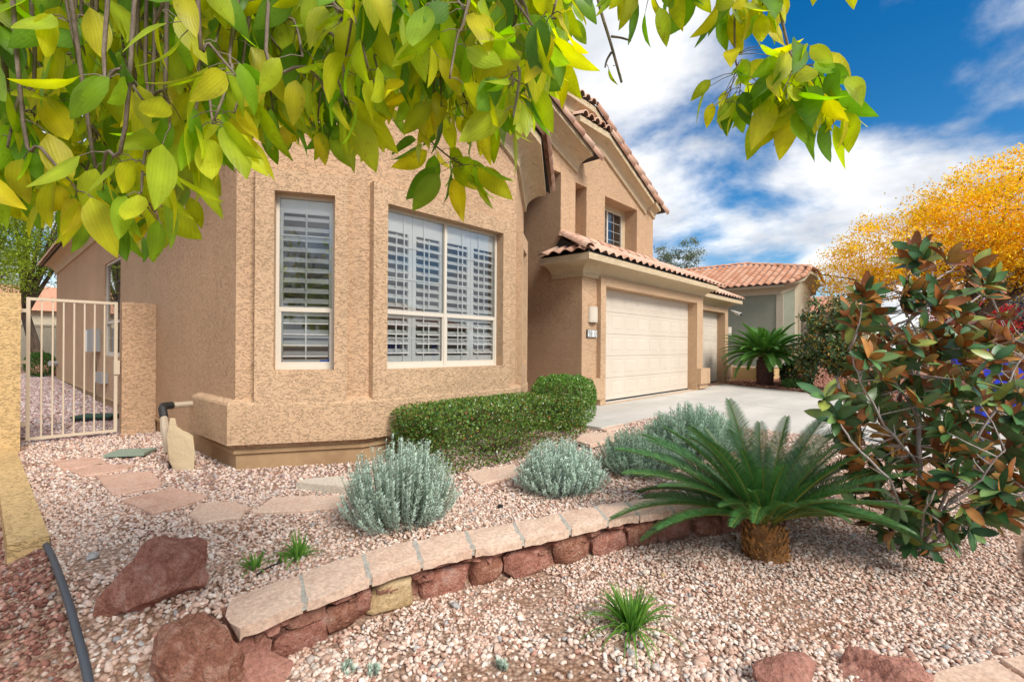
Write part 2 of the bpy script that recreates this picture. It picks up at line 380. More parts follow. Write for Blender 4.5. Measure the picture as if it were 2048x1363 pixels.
# driveway and walk: slabs with open joints, laid over the ground
drv = link('driveway', None, None, Matrix.Translation((11, 2, -.1)), kind='structure')
def slab(parent, poly, name='slab'):
    MB().prism(poly, lambda x, y: float(drive_z(x, y)) - .12, lambda x, y: float(drive_z(x, y))).build(name, M_CONC, parent)
J = .012
def rx(v): return float(np.interp(v, [-6, -3, .86, 3.1, 5.5], [12.6, 12.9, 14.3, 15.6, 16.6]))
rows = [(-5.9, -2.6), (-2.6, .86), (.86, 3.1), (3.1, 5.54)]
for a, b in rows:
    l0, l1 = 8.0 - .03*(3.85-a), 8.0 - .03*(3.85-min(b, 3.85)); m0, m1 = 11.3, 11.3
    slab(drv, [(l0, a+J), (m0-J, a+J), (m1-J, b-J), (l1, b-J)])
    slab(drv, [(m0+J, a+J), (rx(a), a+J), (rx(b), b-J), (m1+J, b-J)])
slab(drv, [(6.25, 3.85), (7.98, 3.85), (7.98, 5.3), (6.25, 5.3)])
MB().prism([(-12, -2.3), (7.6, -2.3), (7.6, -.8), (5.6, -.5), (-12, -.8)], -.60, lambda x, y: -.41 + .12*float(ss(4.5, 7, x))).build('sidewalk', M_CONC, kind='structure')
kerb = MB().box((-40, -3.42, -.75), (8.0, -3.2, -.50)); kerb.box((12.7, -3.42, -.75), (60, -3.2, -.50)); kerb.build('kerb', M_CONC, kind='structure')
MB().box((-60, -12.2, -.8), (90, -3.42, -.606)).build('street', M_ASPH, kind='structure')

# ------------------------------------------------------------------ gravel (real stones, thinned with distance)
PHI = (1+5**.5)/2
ICO = np.array([(-1,PHI,0),(1,PHI,0),(-1,-PHI,0),(1,-PHI,0),(0,-1,PHI),(0,1,PHI),(0,-1,-PHI),(0,1,-PHI),(PHI,0,-1),(PHI,0,1),(-PHI,0,-1),(-PHI,0,1)])/1.902
ICF = np.array([(0,11,5),(0,5,1),(0,1,7),(0,7,10),(0,10,11),(1,5,9),(5,11,4),(11,10,2),(10,7,6),(7,1,8),(3,9,4),(3,4,2),(3,2,6),(3,6,8),(3,8,9),(4,9,5),(2,4,11),(6,2,10),(8,6,7),(9,8,1)])
OCT = np.array([(1,0,0),(-1,0,0),(0,1,0),(0,-1,0),(0,0,1),(0,0,-1.)]); OCF = np.array([(0,2,4),(2,1,4),(1,3,4),(3,0,4),(2,0,5),(1,2,5),(3,1,5),(0,3,5)])
def pebbles(name, pts, size, cols, base, faces, label, cat):
    n = len(pts); k = len(base)
    q = NP.normal(size=(n, 3)); ang = NP.uniform(0, 6.283, n); tilt = NP.normal(0, .3, (n, 2))
    sc = size[:, None]*NP.uniform(.7, 1.3, (n, 3))*np.array([1.25, .95, .72])
    B = base[None]*sc[:, None]*(1 + NP.normal(0, .13, (n, k, 1)))
    B[..., 2] += B[..., 0]*tilt[:, :1] + B[..., 1]*tilt[:, 1:]
    ca, sa = np.cos(ang)[:, None], np.sin(ang)[:, None]
    X = B[..., 0]*ca - B[..., 1]*sa; Y = B[..., 0]*sa + B[..., 1]*ca
    V = np.stack([X, Y, B[..., 2]], -1) + pts[:, None]
    Fx = (faces[None] + (np.arange(n)*k)[:, None, None]).reshape(-1, 3)
    me = np_mesh(name, V.reshape(-1, 3), Fx, M_PEB, np.repeat(cols, k, 0))
    return link(name, me, label=label, cat=cat, kind='stuff')
TAN = [(.68,.505,.41),(.61,.42,.325),(.74,.60,.505),(.51,.33,.25),(.62,.53,.46),(.42,.225,.165),(.78,.68,.59),(.40,.38,.37)]
TANW = [24, 20, 18, 12, 10, 7, 8, 2]
REDG = [(.26,.115,.085),(.36,.175,.13),(.44,.26,.20),(.19,.075,.055),(.48,.36,.29),(.33,.27,.24)]
MAUVE = [(.42,.30,.28),(.50,.38,.35),(.33,.22,.205),(.56,.46,.43),(.30,.17,.14),(.36,.34,.35)]
def inside(u, v, poly):
    r = np.zeros(len(u), bool); n = len(poly)
    for i in range(n):
        (x0, y0), (x1, y1) = poly[i], poly[(i+1) % n]
        c = ((y0 > v) != (y1 > v)); r ^= c & (u < (x1-x0)*(v-y0)/((y1-y0) if y1 != y0 else 1e-9) + x0)
    return r
BAY = [(1.95,60),(1.95,5.85),(3.10,5.19),(5.76,5.19),(6.68,5.80),(6.68,8),(8.02,8),(8.02,5.3),(30,5.3),(30,60)]
WALLP = [(p[0], p[1]+.05) for p in WALL_F] + [(p[0], p[1]-.05) for p in WALL_B[::-1]]
def hardmask(u, v):
    k = ~inside(u, v, BAY) & ~in_drive(u, v) & ~inside(u, v, WALLP) & ~((u > 6.2) & (u < 8.05) & (v > 3.83))
    k &= ~((v < -.45)) & ~((u > .13) & (u < .36) & (v > 4.53) & (v < 9.4)) & ~((u < .4) & (v > 8.68) & (v < 9.5))
    return k
def vnoise(u, v, s, seed):
    r = np.random.default_rng(seed); tot = 0
    for o in range(3):
        for _ in range(3):
            a = r.uniform(0, 6.28); f = s*2**o*r.uniform(.7, 1.3); tot = tot + np.sin((u*np.cos(a)+v*np.sin(a))*f + r.uniform(0, 6.28))/2**o
    return tot/3
def scatter(u0, u1, v0, v1, dens, cond):
    n = int((u1-u0)*(v1-v0)*dens); u = NP.uniform(u0, u1, n); v = NP.uniform(v0, v1, n)
    D = u*FW.x + v*FW.y; X = u*RT.x + v*RT.y
    k = hardmask(u, v) & (np.abs(X) < D*1.13 + .25) & cond(u, v, D); return u[k], v[k], D[k]
def bare(u, v): return vnoise(u, v, 1.7, 3) + .5*vnoise(u, v, 5, 4)
notred = lambda u: u > .34
# near garden gravel
u, v, D = scatter(.34, 6.2, -.4, 6.5, 2500, lambda u, v, D: (D < 4.6) & (D > 1.2))
keep = NP.uniform(0, 1, len(u)) < np.clip(1.08 - .9*ss(.12, .55, bare(u, v)), .12, 1); u, v, D = u[keep], v[keep], D[keep]
sz = NP.uniform(.0085, .0165, len(u))*np.where(NP.uniform(0, 1, len(u)) < .03, 1.7, 1)
near = D < 2.7
c = pick_cols(len(u), TAN, TANW, .12); pz = gz(u, v) + sz*.35
P3 = np.stack([u, v, pz], 1)
pebbles('gravel', P3[near], sz[near], c[near], ICO, ICF, 'pink and tan gravel covering the bed in front of the stone wall', 'gravel')
pebbles('gravel', P3[~near], sz[~near], c[~near], OCT, OCF, 'tan gravel spread around the stepping stones and silver bushes', 'gravel')
# farther garden gravel
u, v, D = scatter(.34, 9, -.4, 10, 900, lambda u, v, D: (D >= 4.6) & (D < 9.0) & (v < 9.4))
keep = NP.uniform(0, 1, len(u)) < np.clip(1.05 - .6*ss(.3, .8, bare(u, v)), .2, 1); u, v = u[keep], v[keep]
sz = NP.uniform(.012, .024, len(u)); pebbles('gravel', np.stack([u, v, gz(u, v)+sz*.3], 1), sz, pick_cols(len(u), TAN+MAUVE[:3], TANW+[6,6,6], .12), OCT, OCF, 'coarse gravel between the house footing and the gate', 'gravel')
# neighbour's dark red gravel left of the black edging
u, v, D = scatter(-3, .31, .5, 8.6, 1500, lambda u, v, D: (D < 7) & (D > 1.2))
sz = NP.uniform(.011, .022, len(u)); pebbles('gravel', np.stack([u, v, gz(u, v)+sz*.35], 1), sz, pick_cols(len(u), REDG, [26,24,16,16,10,8], .15), OCT, OCF, 'dark red gravel left of the black edging tube', 'gravel')
# side yard gravel beyond the gate
u, v, D = scatter(-.5, 1.93, 9.3, 27, 420, lambda u, v, D: D > 0)
sz = NP.uniform(.022, .042, len(u)); pebbles('gravel', np.stack([u, v, gz(u, v)+sz*.3], 1), sz, pick_cols(len(u), MAUVE, [24,20,16,14,12,6], .15), OCT, OCF, 'mauve gravel along the side yard behind the gate', 'gravel')

# ------------------------------------------------------------------ house
house = thing('house', 'tan stucco house with bay windows, cream garage doors and clay tile roofs', 'house', (5, 9, 0))
def wall_panel(mb, p0, p1, z0, top, holes=(), depth=.0, out=0.0, thick=0.0, breaks=(), mi=0):
    """vertical panel from p0 to p1 (outside on the right of travel); top(s) gives its upper edge; holes = (s0, s1, za, zb)"""
    p0, p1 = Vector((*p0, 0)), Vector((*p1, 0)); d = (p1-p0); L = d.length; d.normalize(); o = Vector((d.y, -d.x, 0))
    tf = top if callable(top) else (lambda s: top)
    S = sorted(set([0, L] + [h[0] for h in holes] + [h[1] for h in holes] + [b for b in breaks if 0 < b < L]))
    Pt = lambda s, z, k=0.0: p0 + d*s + o*(out-k) + UP*z
    for a, b in zip(S, S[1:]):
        hs = sorted([h for h in holes if h[0] < b-1e-6 and h[1] > a+1e-6], key=lambda h: h[2]); z = z0
        for h in hs:
            mb.quad(Pt(a, z), Pt(b, z), Pt(b, h[2]), Pt(a, h[2]), mi); z = h[3]
        mb.quad(Pt(a, z), Pt(b, z), Pt(b, tf(b)), Pt(a, tf(a)), mi)
        if thick: mb.quad(Pt(a, tf(a)), Pt(b, tf(b)), Pt(b, tf(b), thick), Pt(a, tf(a), thick), mi); mb.quad(Pt(a, z0), Pt(b, z0), Pt(b, z0, thick), Pt(a, z0, thick), mi)
    if thick:
        for s in (0, L): mb.quad(Pt(s, z0), Pt(s, z0, thick), Pt(s, tf(s), thick), Pt(s, tf(s)), mi)
    for (a, b, za, zb) in holes:
        if depth:
            mb.quad(Pt(a, za), Pt(b, za), Pt(b, za, depth), Pt(a, za, depth), mi); mb.quad(Pt(a, zb), Pt(b, zb), Pt(b, zb, depth), Pt(a, zb, depth), mi)
            mb.quad(Pt(a, za), Pt(a, zb), Pt(a, zb, depth), Pt(a, za, depth), mi); mb.quad(Pt(b, za), Pt(b, zb), Pt(b, zb, depth), Pt(b, za, depth), mi)
    return Pt
C0, C1, C2, C3 = (1.916, 5.822), (3.084, 5.147), (5.772, 5.147), (6.66, 5.755)
SL = .45
def gable(u): return min(4.36, 3.60 + SL*(u-1.916)) if u < 4.4 else min(4.36, 3.60 + SL*max(0, 6.75-u)*1.0)
MT = .09     # window surround thickness
w = MB()
wall_panel(w, (1.916, 23.4), C0, 0, 3.72, [(9.5, 11.25, .92, 2.93)], .10)
CD = Vector((C1[0]-C0[0], C1[1]-C0[1])).normalized()
wall_panel(w, C0, C1, 0, lambda s: gable(C0[0]+CD.x*s)+.05, [(.39, 1.02, .90, 2.89)], .16)
wall_panel(w, C1, C2, 0, lambda s: gable(C1[0]+s)+.05, [(.262, 2.305, .89, 2.90)], .16, breaks=(.52, 2.05))
RD = Vector((C3[0]-C2[0], C3[1]-C2[1])).normalized()
wall_panel(w, C2, C3, 0, lambda s: gable(C2[0]+RD.x*s)+.05, [(.30, .86, .90, 2.89)], .16)
wall_panel(w, C3, (6.66, 9.4), 0, 3.7)
wall_panel(w, (6.66, 9.4), (8.0, 9.4), 0, 4.75)                      # back of the entry
wall_panel(w, (8.0, 9.4), (8.0, 5.912), 0, 4.75)                     # entry side of the garage
wall_panel(w, (8.0, 5.912), (8.0, 5.379), 0, 3.3)
wall_panel(w, (8.0, 5.379), (14.2, 5.379), 0, 2.9, [(.735, 5.60, -.05, 2.44)], .177)
wall_panel(w, (14.2, 5.379), (14.2, 5.95), 0, 2.9)
wall_panel(w, (14.2, 5.92), (17.9, 5.92), 0, 2.8, [(.55, 3.30, -.05, 2.40)], .18)
wall_panel(w, (17.9, 5.92), (17.9, 14), 0, 2.8)
# upper storey
def up_top(u): return max(4.3, min(6.10, 4.60 + .42*(12.13-u)))
def entry_top(u): return 6.15 - .47*abs(u-6.0)
wall_panel(w, (8.0, 5.912), (12.13, 5.912), 2.9, lambda s: up_top(8.0+s)+.06, [(.517, .94, 3.58, 4.67), (1.70, 3.24, 3.585, 4.66)], .34, breaks=(.57,))
wall_panel(w, (12.13, 5.912), (12.13, 16), 2.9, 4.6)
wall_panel(w, (4.3, 5.915), (6.62, 5.915), 3.0, lambda s: entry_top(4.3+s)+.02, breaks=(1.7,)); wall_panel(w, (6.62, 5.915), (8.0, 5.915), 4.73, lambda s: entry_top(6.62+s)+.02)
w.quad((6.62, 5.915, 4.73), (8.0, 5.915, 4.73), (8.0, 6.6, 4.73), (6.62, 6.6, 4.73))
w.build('wall', M_STUCCO, house)
# blind back of the tall niche and walls behind the upper window
n = MB(); n.quad((8.5, 6.25, 3.5), (8.96, 6.25, 3.5), (8.96, 6.25, 4.7), (8.5, 6.25, 4.7)); n.build('niche_back', M_STUCCO, house)
n = MB(); wall_panel(n, (9.69, 6.25), (11.26, 6.25), 3.5, 4.7, [(.0, 1.40, 3.585, 4.55)], .05); n.build('window_wall', M_CORN, house)
# window surrounds (proud stucco panels that run down into the ledge)
s = MB(); wall_panel(s, (C0[0]+CD.x*.20, C0[1]+CD.y*.20), (C0[0]+CD.x*1.165, C0[1]+CD.y*1.165), .50, 3.13, [(.19, .82, .90, 2.89)], MT, MT, MT); s.build('window_surround', M_TRIM, house)
s = MB(); wall_panel(s, (3.15, 5.147), (5.545, 5.147), .50, 3.12, [(.196, 2.239, .89, 2.90)], MT, MT, MT); s.build('window_surround', M_TRIM, house)
s = MB(); wall_panel(s, (C2[0]+RD.x*.14, C2[1]+RD.y*.14), (C2[0]+RD.x*1.0, C2[1]+RD.y*1.0), .50, 3.05, [(.16, .72, .90, 2.80)], MT, MT, MT); s.build('window_surround', M_TRIM, house)
# ledge round the bay and the footing under it
lp = [(1.916, 7.05, 0), (*C0, 0), (*C1, 0), (*C2, 0), (*C3, 0)]
MB().sweep(lp, [(.0, .09), (.097, .09), (.097, .52), (.085, .545), (0, .575)]).build('ledge', M_TRIM, house)
f = MB(); f.sweep([(1.916, 23.4, 0), *lp[1:], (6.66, 9.3, 0)], [(-.10, -.02), (.016, -.02), (.016, .012), (-.002, .03), (-.10, .03)])
f.sweep([(1.916, 23.4, 0), *lp[1:], (6.66, 9.3, 0)], [(-.12, -.60), (-.025, -.60), (-.012, -.021), (-.12, -.021)])
f.sweep([(8.0, 9.3, 0), (8.0, 5.379, 0), (8.3, 5.379, 0)], [(-.12, -.3), (-.02, -.3), (-.02, -.001), (-.12, -.001)])
f.build('footing', M_FOOT, house)
# garage surround with its low wainscot blocks
g = MB(); wall_panel(g, (8.535, 5.379), (14.03, 5.379), .0, 2.62, [(.20, 5.065, -.02, 2.44)], .10, .10, .10); g.build('door_surround', M_TRIM, house)
g = MB(); wall_panel(g, (14.60, 5.92), (17.80, 5.92), .0, 2.56, [(.20, 2.90, -.02, 2.40)], .10, .10, .10); g.build('door_surround', M_TRIM, house)
g = MB(); g.box((13.62, 5.17, .16), (14.32, 5.377, .60)); g.box((13.66, 5.22, .03), (14.26, 5.376, .159)); g.build('pier_block', M_TRIM, house)
g = MB(); g.box((17.52, 5.73, .16), (18.02, 5.918, .60)); g.box((17.55, 5.77, .03), (17.97, 5.917, .159)); g.build('pier_block', M_TRIM, house)
g = MB(); g.box((7.93, 5.26, .12), (8.70, 5.377, .55)); g.build('pier_block', M_TRIM, house)

# cornices: cove profile carried round the walls and up the rakes
def cove(out, h, lip=.05):
    pts = [(0, 0), (lip, 0), (lip, .05)]
    for i in range(7):
        a = i/6*math.pi/2; pts.append((lip + (out-lip-.03)*(1-math.cos(a)), .05 + (h-.17)*math.sin(a)))
    return pts + [(out, h-.12), (out, h), (0, h)]
PB = cove(.40, .40)
bay_path = [(1.916, 23.4, 3.60), (1.916, 5.822, 3.60), (C1[0], C1[1], gable(C1[0])), (3.60, 5.147, 4.36), (5.25, 5.147, 4.36), (C2[0], C2[1], gable(C2[0])), (C3[0], C3[1], gable(C3[0])-.02)]
MB().sweep(bay_path, PB).build('cornice', M_CORN, house, smooth=False)
PG = cove(.45, .36)
MB().sweep([(8.0, 6.10, 2.57), (8.0, 5.379, 2.57), (14.2, 5.379, 2.57)], PG).build('cornice', M_CORN, house)
MB().sweep([(14.2, 5.92, 2.52), (17.9, 5.92, 2.52), (17.9, 9.0, 2.52)], cove(.42, .34)).build('cornice', M_CORN, house)
def eoff(u): return 6.08 - .47*abs(u-6.0)
MB().sweep([(4.4, 5.915, eoff(4.4)-.30), (6.0, 5.915, eoff(6.0)-.30), (8.55, 5.915, eoff(8.55)-.02)], cove(.42, .38)).build('cornice', M_CORN, house)
MB().sweep([(8.30, 5.912, 5.60), (9.46, 5.912, 5.60), (11.66, 5.912, 4.63)], cove(.26, .34)).build('cornice', M_CORN, house)
MB().sweep([(6.4, 5.914, 6.06), (8.95, 5.914, 6.06), (12.16, 5.914, 4.60)], cove(.20, .30)).build('cornice', M_CORN, house)

# ---- roof tiles
def tile_mesh(name, W, L, m, h=.062, th=.016):
    mb = MB(); k = 8; prof = []
    for i in range(k+1):
        x = i/k; prof.append((x*W, h*(.5 - .5*math.cos(2*math.pi*x))**.8))
    v = [(x, 0, z+th) for x, z in prof] + [(x, L, z) for x, z in prof] + [(x, 0, z) for x, z in prof]
    f = [(i, i+1, k+2+i, k+1+i) for i in range(k)] + [(2*k+2+i, 2*k+3+i, i+1, i) for i in range(k)]
    return mb.add(v, f).mesh(name, m, True)
def cap_mesh(name, L, r0, r1, m):
    mb = MB(); k = 7; v = []
    for y, r, lift in ((0, r0, .012), (L, r1, 0)):
        for i in range(k+1):
            a = math.pi*i/k; v.append((-r*math.cos(a), y, r*math.sin(a)*.95 + lift))
    v += [(x*.84, .0, max(0, z-.018)) for x, y, z in v[:k+1]]
    f = [(i, i+1, k+2+i, k+1+i) for i in range(k)] + [(2*k+2+i, 2*k+3+i, i+1, i) for i in range(k)]
    return mb.add(v, f).mesh(name, m, True)
TILE = tile_mesh('tile', .285, .43, M_TILE); CAPT = cap_mesh('ridge_tile', .42, .105, .085, M_TILE)
NTILE = tile_mesh('tile', .33, .45, M_NTILE, .085); NCAP = cap_mesh('ridge_tile', .44, .12, .10, M_NTILE)
def lay(parent, me, o, x, y, cols, rows, W, E, test=None):
    o, x, y = Vector(o), Vector(x).normalized(), Vector(y).normalized(); z = x.cross(y); n = 0
    y2 = (y + z*.030).normalized(); z2 = x.cross(y2)
    for r in range(rows):
        for c_ in range(cols):
            p = o + x*(c_*W) + y*(r*E) + z*(.004 + .004*RN.random())
            if test and not test(p + x*W*.5 + y*E*.5): continue
            link('tile', me, parent, frame(p + x*RN.uniform(-.004, .004), x, y2, z2)); n += 1
    return n
RK = Vector((0, -.8, .6))
def run_caps(parent, me, a, b, step=.36, up=UP):
    a, b = Vector(a), Vector(b); d = (b-a); n = max(1, int(d.length/step)); y = d.normalized(); x = y.cross(up).normalized(); z = x.cross(y)
    for i in range(n):
        link('ridge_tile', me, parent, frame(a + d*(i/n), x, (y + z*.02).normalized(), z))
# garage roof: one slope to the upper wall, hipped at the left
EZ = 2.955
r = MB(); r.quad((7.55, 4.93, EZ-.02), (14.65, 4.93, EZ-.02), (14.65, 5.912, EZ+.45), (8.0, 5.912, EZ+.45))
r.quad((7.55, 4.93, EZ-.02), (8.0, 5.912, EZ+.45), (8.0, 6.12, EZ+.19), (7.55, 6.12, EZ-.02))
groof = r.build('garage_roof', M_UNDER, house)
lay(groof, TILE, (7.62, 4.90, EZ), (1, 0, 0), (0, 1, .478), 25, 3, .285, .345, lambda p: p.x > 7.55 + (p.y-4.93)*.55)
lay(groof, TILE, (7.50, 6.13, EZ), (0, -1, 0), (1, 0, .42), 4, 2, .285, .30, lambda p: p.y > 4.93 + (p.x-7.55)*1.7)
run_caps(groof, CAPT, (7.53, 4.90, EZ+.04), (8.08, 5.92, EZ+.53), .2)
run_caps(groof, CAPT, (8.05, 5.86, EZ+.50), (12.2, 5.86, EZ+.50), .38)
MB().box((7.57, 4.955, EZ-.03), (14.2, 4.975, EZ+.03)).build('bird_stop', M_UNDER, house)
r = MB(); r.quad((14.2, 5.48, 2.87), (18.35, 5.48, 2.87), (18.35, 9.0, 4.5), (14.2, 9.0, 4.5)); r.quad((12.13, 5.9, 3.38), (14.66, 5.9, 3.38), (14.66, 9, 4.85), (12.13, 9, 4.85))
sroof = r.build('garage_roof', M_UNDER, house)
lay(sroof, TILE, (14.66, 5.45, 2.89), (1, 0, 0), (0, 1, .463), 13, 4, .285, .345)
lay(sroof, TILE, (12.15, 5.88, 3.40), (1, 0, 0), (0, 1, .463), 9, 2, .285, .345)
# upper roofs
def rake_roof(name, prof, v0, v1, cap_from=None):
    r = MB()
    for (u0, z0), (u1, z1) in zip(prof, prof[1:]): r.quad((u0, v0, z0), (u1, v0, z1), (u1, v1, z1), (u0, v1, z0))
    return r.build(name, M_UNDER, house)
er = rake_roof('entry_roof', [(4.2, eoff(4.2)+.10), (6.0, eoff(6.0)+.10), (8.78, eoff(8.78)+.36)], 5.46, 7.6)
run_caps(er, CAPT, (8.80, 5.50, eoff(8.80)+.385), (6.0, 5.50, eoff(6.0)+.16), .36, RK)
run_caps(er, CAPT, (4.3, 5.50, eoff(4.3)+.12), (6.0, 5.50, eoff(6.0)+.14), .36, RK)
lay(er, TILE, (8.78, 5.62, eoff(8.78)+.37), (0, 1, 0), (-1, 0, .40), 3, 6, .285, .345)
c2 = rake_roof('dormer_roof', [(8.3, 5.96), (9.50, 5.96), (11.80, 4.95)], 5.64, 5.91)
run_caps(c2, CAPT, (11.84, 5.67, 4.96), (9.52, 5.67, 5.98), .36, RK); 
for k_ in range(5): link('ridge_tile', CAPT, c2, frame(Vector((8.42+k_*.225, 5.60, 5.955)), Vector((1,0,0)), Vector((0,.97,.22)), Vector((0,-.22,.97))))
c3 = rake_roof('main_roof', [(4.2, 4.9), (7.2, 6.38), (9.0, 6.38), (12.45, 4.81)], 5.70, 15)
run_caps(c3, CAPT, (12.50, 5.73, 4.82), (9.02, 5.73, 6.41), .36, RK)
for k_ in range(6): link('ridge_tile', CAPT, c3, frame(Vector((7.7+k_*.225, 5.66, 6.375)), Vector((1,0,0)), Vector((0,.97,.22)), Vector((0,-.22,.97))))
lay(c3, TILE, (12.46, 5.86, 4.82), (0, 1, 0), (-1, 0, .455), 2, 10, .285, .345)
# bay and side roof
bz = lambda u: gable(u)+.40
r = MB(); r.quad((1.5, 5.2, 3.84), (1.5, 23.8, 3.84), (6.0, 23.8, 5.85), (6.0, 7.0, 5.85)); r.quad((1.5, 5.5, 3.84), (2.9, 4.75, 4.50), (4.4, 6.6, 5.15), (6.0, 7.0, 5.85))
r.quad((2.9, 4.74, 4.50), (3.55, 4.74, 4.78), (5.3, 4.74, 4.78), (4.4, 6.6, 5.15)); r.quad((5.3, 4.74, 4.78), (5.9, 4.74, 4.50), (7.05, 5.45, 3.98), (4.4, 6.6, 5.15))
broof = r.build('bay_roof', M_UNDER, house)
run_caps(broof, CAPT, (7.02, 5.44, 4.06), (5.95, 4.74, 4.52), .21, Vector((.50,-.78,.55))); run_caps(broof, CAPT, (5.93, 4.76, 4.53), (5.28, 4.76, 4.82), .36, RK)
for k_ in range(7): link('ridge_tile', CAPT, broof, frame(Vector((3.68+k_*.235, 4.70, 4.775)), Vector((1,0,0)), Vector((0,.97,.22)), Vector((0,-.22,.97))))
run_caps(broof, CAPT, (2.9, 4.76, 4.54), (3.55, 4.76, 4.82))
lay(broof, TILE, (1.46, 23.6, 3.86), (0, -1, 0), (1, 0, .447), 60, 1, .285, .345)
# ---- windows
def window(p0, d, W, z0, z1, inset, units, rails, parent=house, shutter=True, cols_up=3, rows_up=3, rows_lo=2, name='window', slat_gap=.108, room=1.3, frame_w=.035, muntin=True, screen=False):
    """p0 = left end of the opening on the wall face, d = travel direction (outside on its right)"""
    p0 = Vector((*p0, 0)); d = Vector((*d, 0)).normalized(); o = Vector((d.y, -d.x, 0)); q = p0 - o*inset
    P = lambda s, z, k=0.0: q + d*s + UP*z - o*k
    fr = MB(); fw = frame_w
    def bar(s0, s1, za, zb, k=0.0, t_=.05, m=fr): m.obox(P(s0, za, k), d*(s1-s0), UP*(zb-za), -o*t_)
    bar(0, W, z0, z0+fw); bar(0, W, z1-fw, z1); bar(0, fw, z0+fw, z1-fw); bar(W-fw, W, z0+fw, z1-fw)
    uw = W/units
    for k in range(1, units): bar(k*uw-.022, k*uw+.022, z0+fw, z1-fw, -.004)
    root = fr.build(name, M_ALM, parent)
    zm = z0 + (z1-z0)*rails
    for k in range(units):
        a = k*uw + (fw if k == 0 else .022); b = (k+1)*uw - (fw if k == units-1 else .022)
        sa = MB(); bar(a, b, zm-.026, zm+.026, .004, .04, sa); bar(a, b, z0+fw, z0+fw+.05, .008, .03, sa); bar(a, a+.022, z0+fw+.05, zm-.026, .008, .03, sa); bar(b-.022, b, z0+fw+.05, zm-.026, .008, .03, sa)
        sa.build('sash', M_ALM, root)
        for (za, zb, kk) in ((zm+.026, z1-fw, .022), (z0+fw+.05, zm-.026, .030)):
            g = MB(); g.quad(P(a, za, kk), P(b, za, kk), P(b, zb, kk), P(a, zb, kk)); g.build('pane', M_GLASS, root)
            if muntin:
                mm = MB(); rws = rows_up if za >= zm else rows_lo
                for i in range(1, cols_up): x = a + (b-a)*i/cols_up; bar(x-.009, x+.009, za, zb, kk+.008, .006, mm)
                for i in range(1, rws): z = za + (zb-za)*i/rws; bar(a, b, z-.009, z+.009, kk+.016, .006, mm)
                mm.build('muntin', M_WHITE, root)
    if shutter:
        SK = .055; npan = 1 if units == 1 else 2*units; pw = (W+.04)/npan
        for i in range(npan):
            a = -.02 + i*pw + .003; b = a + pw - .006; st = .085 if units == 1 else .06; sh = MB(); rb = .14 if units == 1 else .20
            bar(a, a+st, z0, z1, SK, .03, sh); bar(b-st, b, z0, z1, SK, .03, sh)
            bar(a+st, b-st, z1-rb*1.35, z1, SK, .03, sh); bar(a+st, b-st, z0, z0+rb*.8, SK, .03, sh); bar(a+st, b-st, zm-.07, zm+.045, SK, .03, sh)
            sh.build('shutter', M_WHITE, root)
            for (za, zb) in ((z0+rb*.8, zm-.07), (zm+.045, z1-rb*1.35)):
                ns = max(2, int((zb-za)/slat_gap)); g = (zb-za)/ns; tr = MB(); bar((a+b)/2-.008, (a+b)/2+.008, za+.03, zb-.03, SK-.025, .010, tr); tr.build('tilt_rod', M_WHITE, root)
                for j in range(ns):
                    zc = za + (j+.5)*g; hw = .050; ty = math.radians(36)
                    c_ = P(a+st+.004, zc, SK+.015); e1 = (-o*math.cos(ty) + UP*math.sin(ty)); e2 = e1.cross(d).normalized()
                    sl = MB(); sl.obox(c_ - e1*hw - e2*.004, d*(b-a-2*st-.008), e1*2*hw, e2*.008); sl.build('slat', M_WHITE, root)
    rm = MB(); R0, R1, ra, rb_ = -.05, W+.05, z0-.05, z1+.05
    rm.quad(P(R0, ra, room), P(R1, ra, room), P(R1, rb_, room), P(R0, rb_, room))
    for (s0, s1) in ((R0, R0), (R1, R1)): rm.quad(P(s0, ra, .06), P(s0, ra, room), P(s0, rb_, room), P(s0, rb_, .06))
    for z in (ra, rb_): rm.quad(P(R0, z, .06), P(R1, z, .06), P(R1, z, room), P(R0, z, room))
    rm.build('room_interior', M_DARK, root)
    return root, P
wc, PW = window((C0[0]+CD.x*.39, C0[1]+CD.y*.39), CD, .63, .90, 2.89, .055, 1, .345, cols_up=2, room=.5)
lc = MB(); lc.box((-.001,-.001,-.001), (.001,.001,.001))
st = MB(); st.obox(PW(.47, .975, .026), Vector((*CD, 0))*.075, UP*.03, Vector((0, 0, 0.0005))); st.obox(PW(.548, .975, .0255), Vector((*CD, 0))*.028, UP*.045, Vector((0, 0, .0005)))
st.build('window_sticker', mat('sticker_blue', (.05, .12, .42), .5), wc)
window((3.346, 5.147), (1, 0), 2.043, .89, 2.90, .05, 2, .355, room=1.0)
window((C2[0]+RD.x*.30, C2[1]+RD.y*.30), RD, .56, .90, 2.80, .055, 1, .345, cols_up=2, room=.35)
window((1.916, 13.9), (0, -1), 1.75, .92, 2.93, .03, 1, .36, shutter=False, cols_up=2, room=.9)
uw, _ = window((9.69, 6.25), (1, 0), 1.40, 3.585, 4.55, .01, 2, .02, shutter=False, cols_up=2, rows_up=4, room=1.0, frame_w=.03)

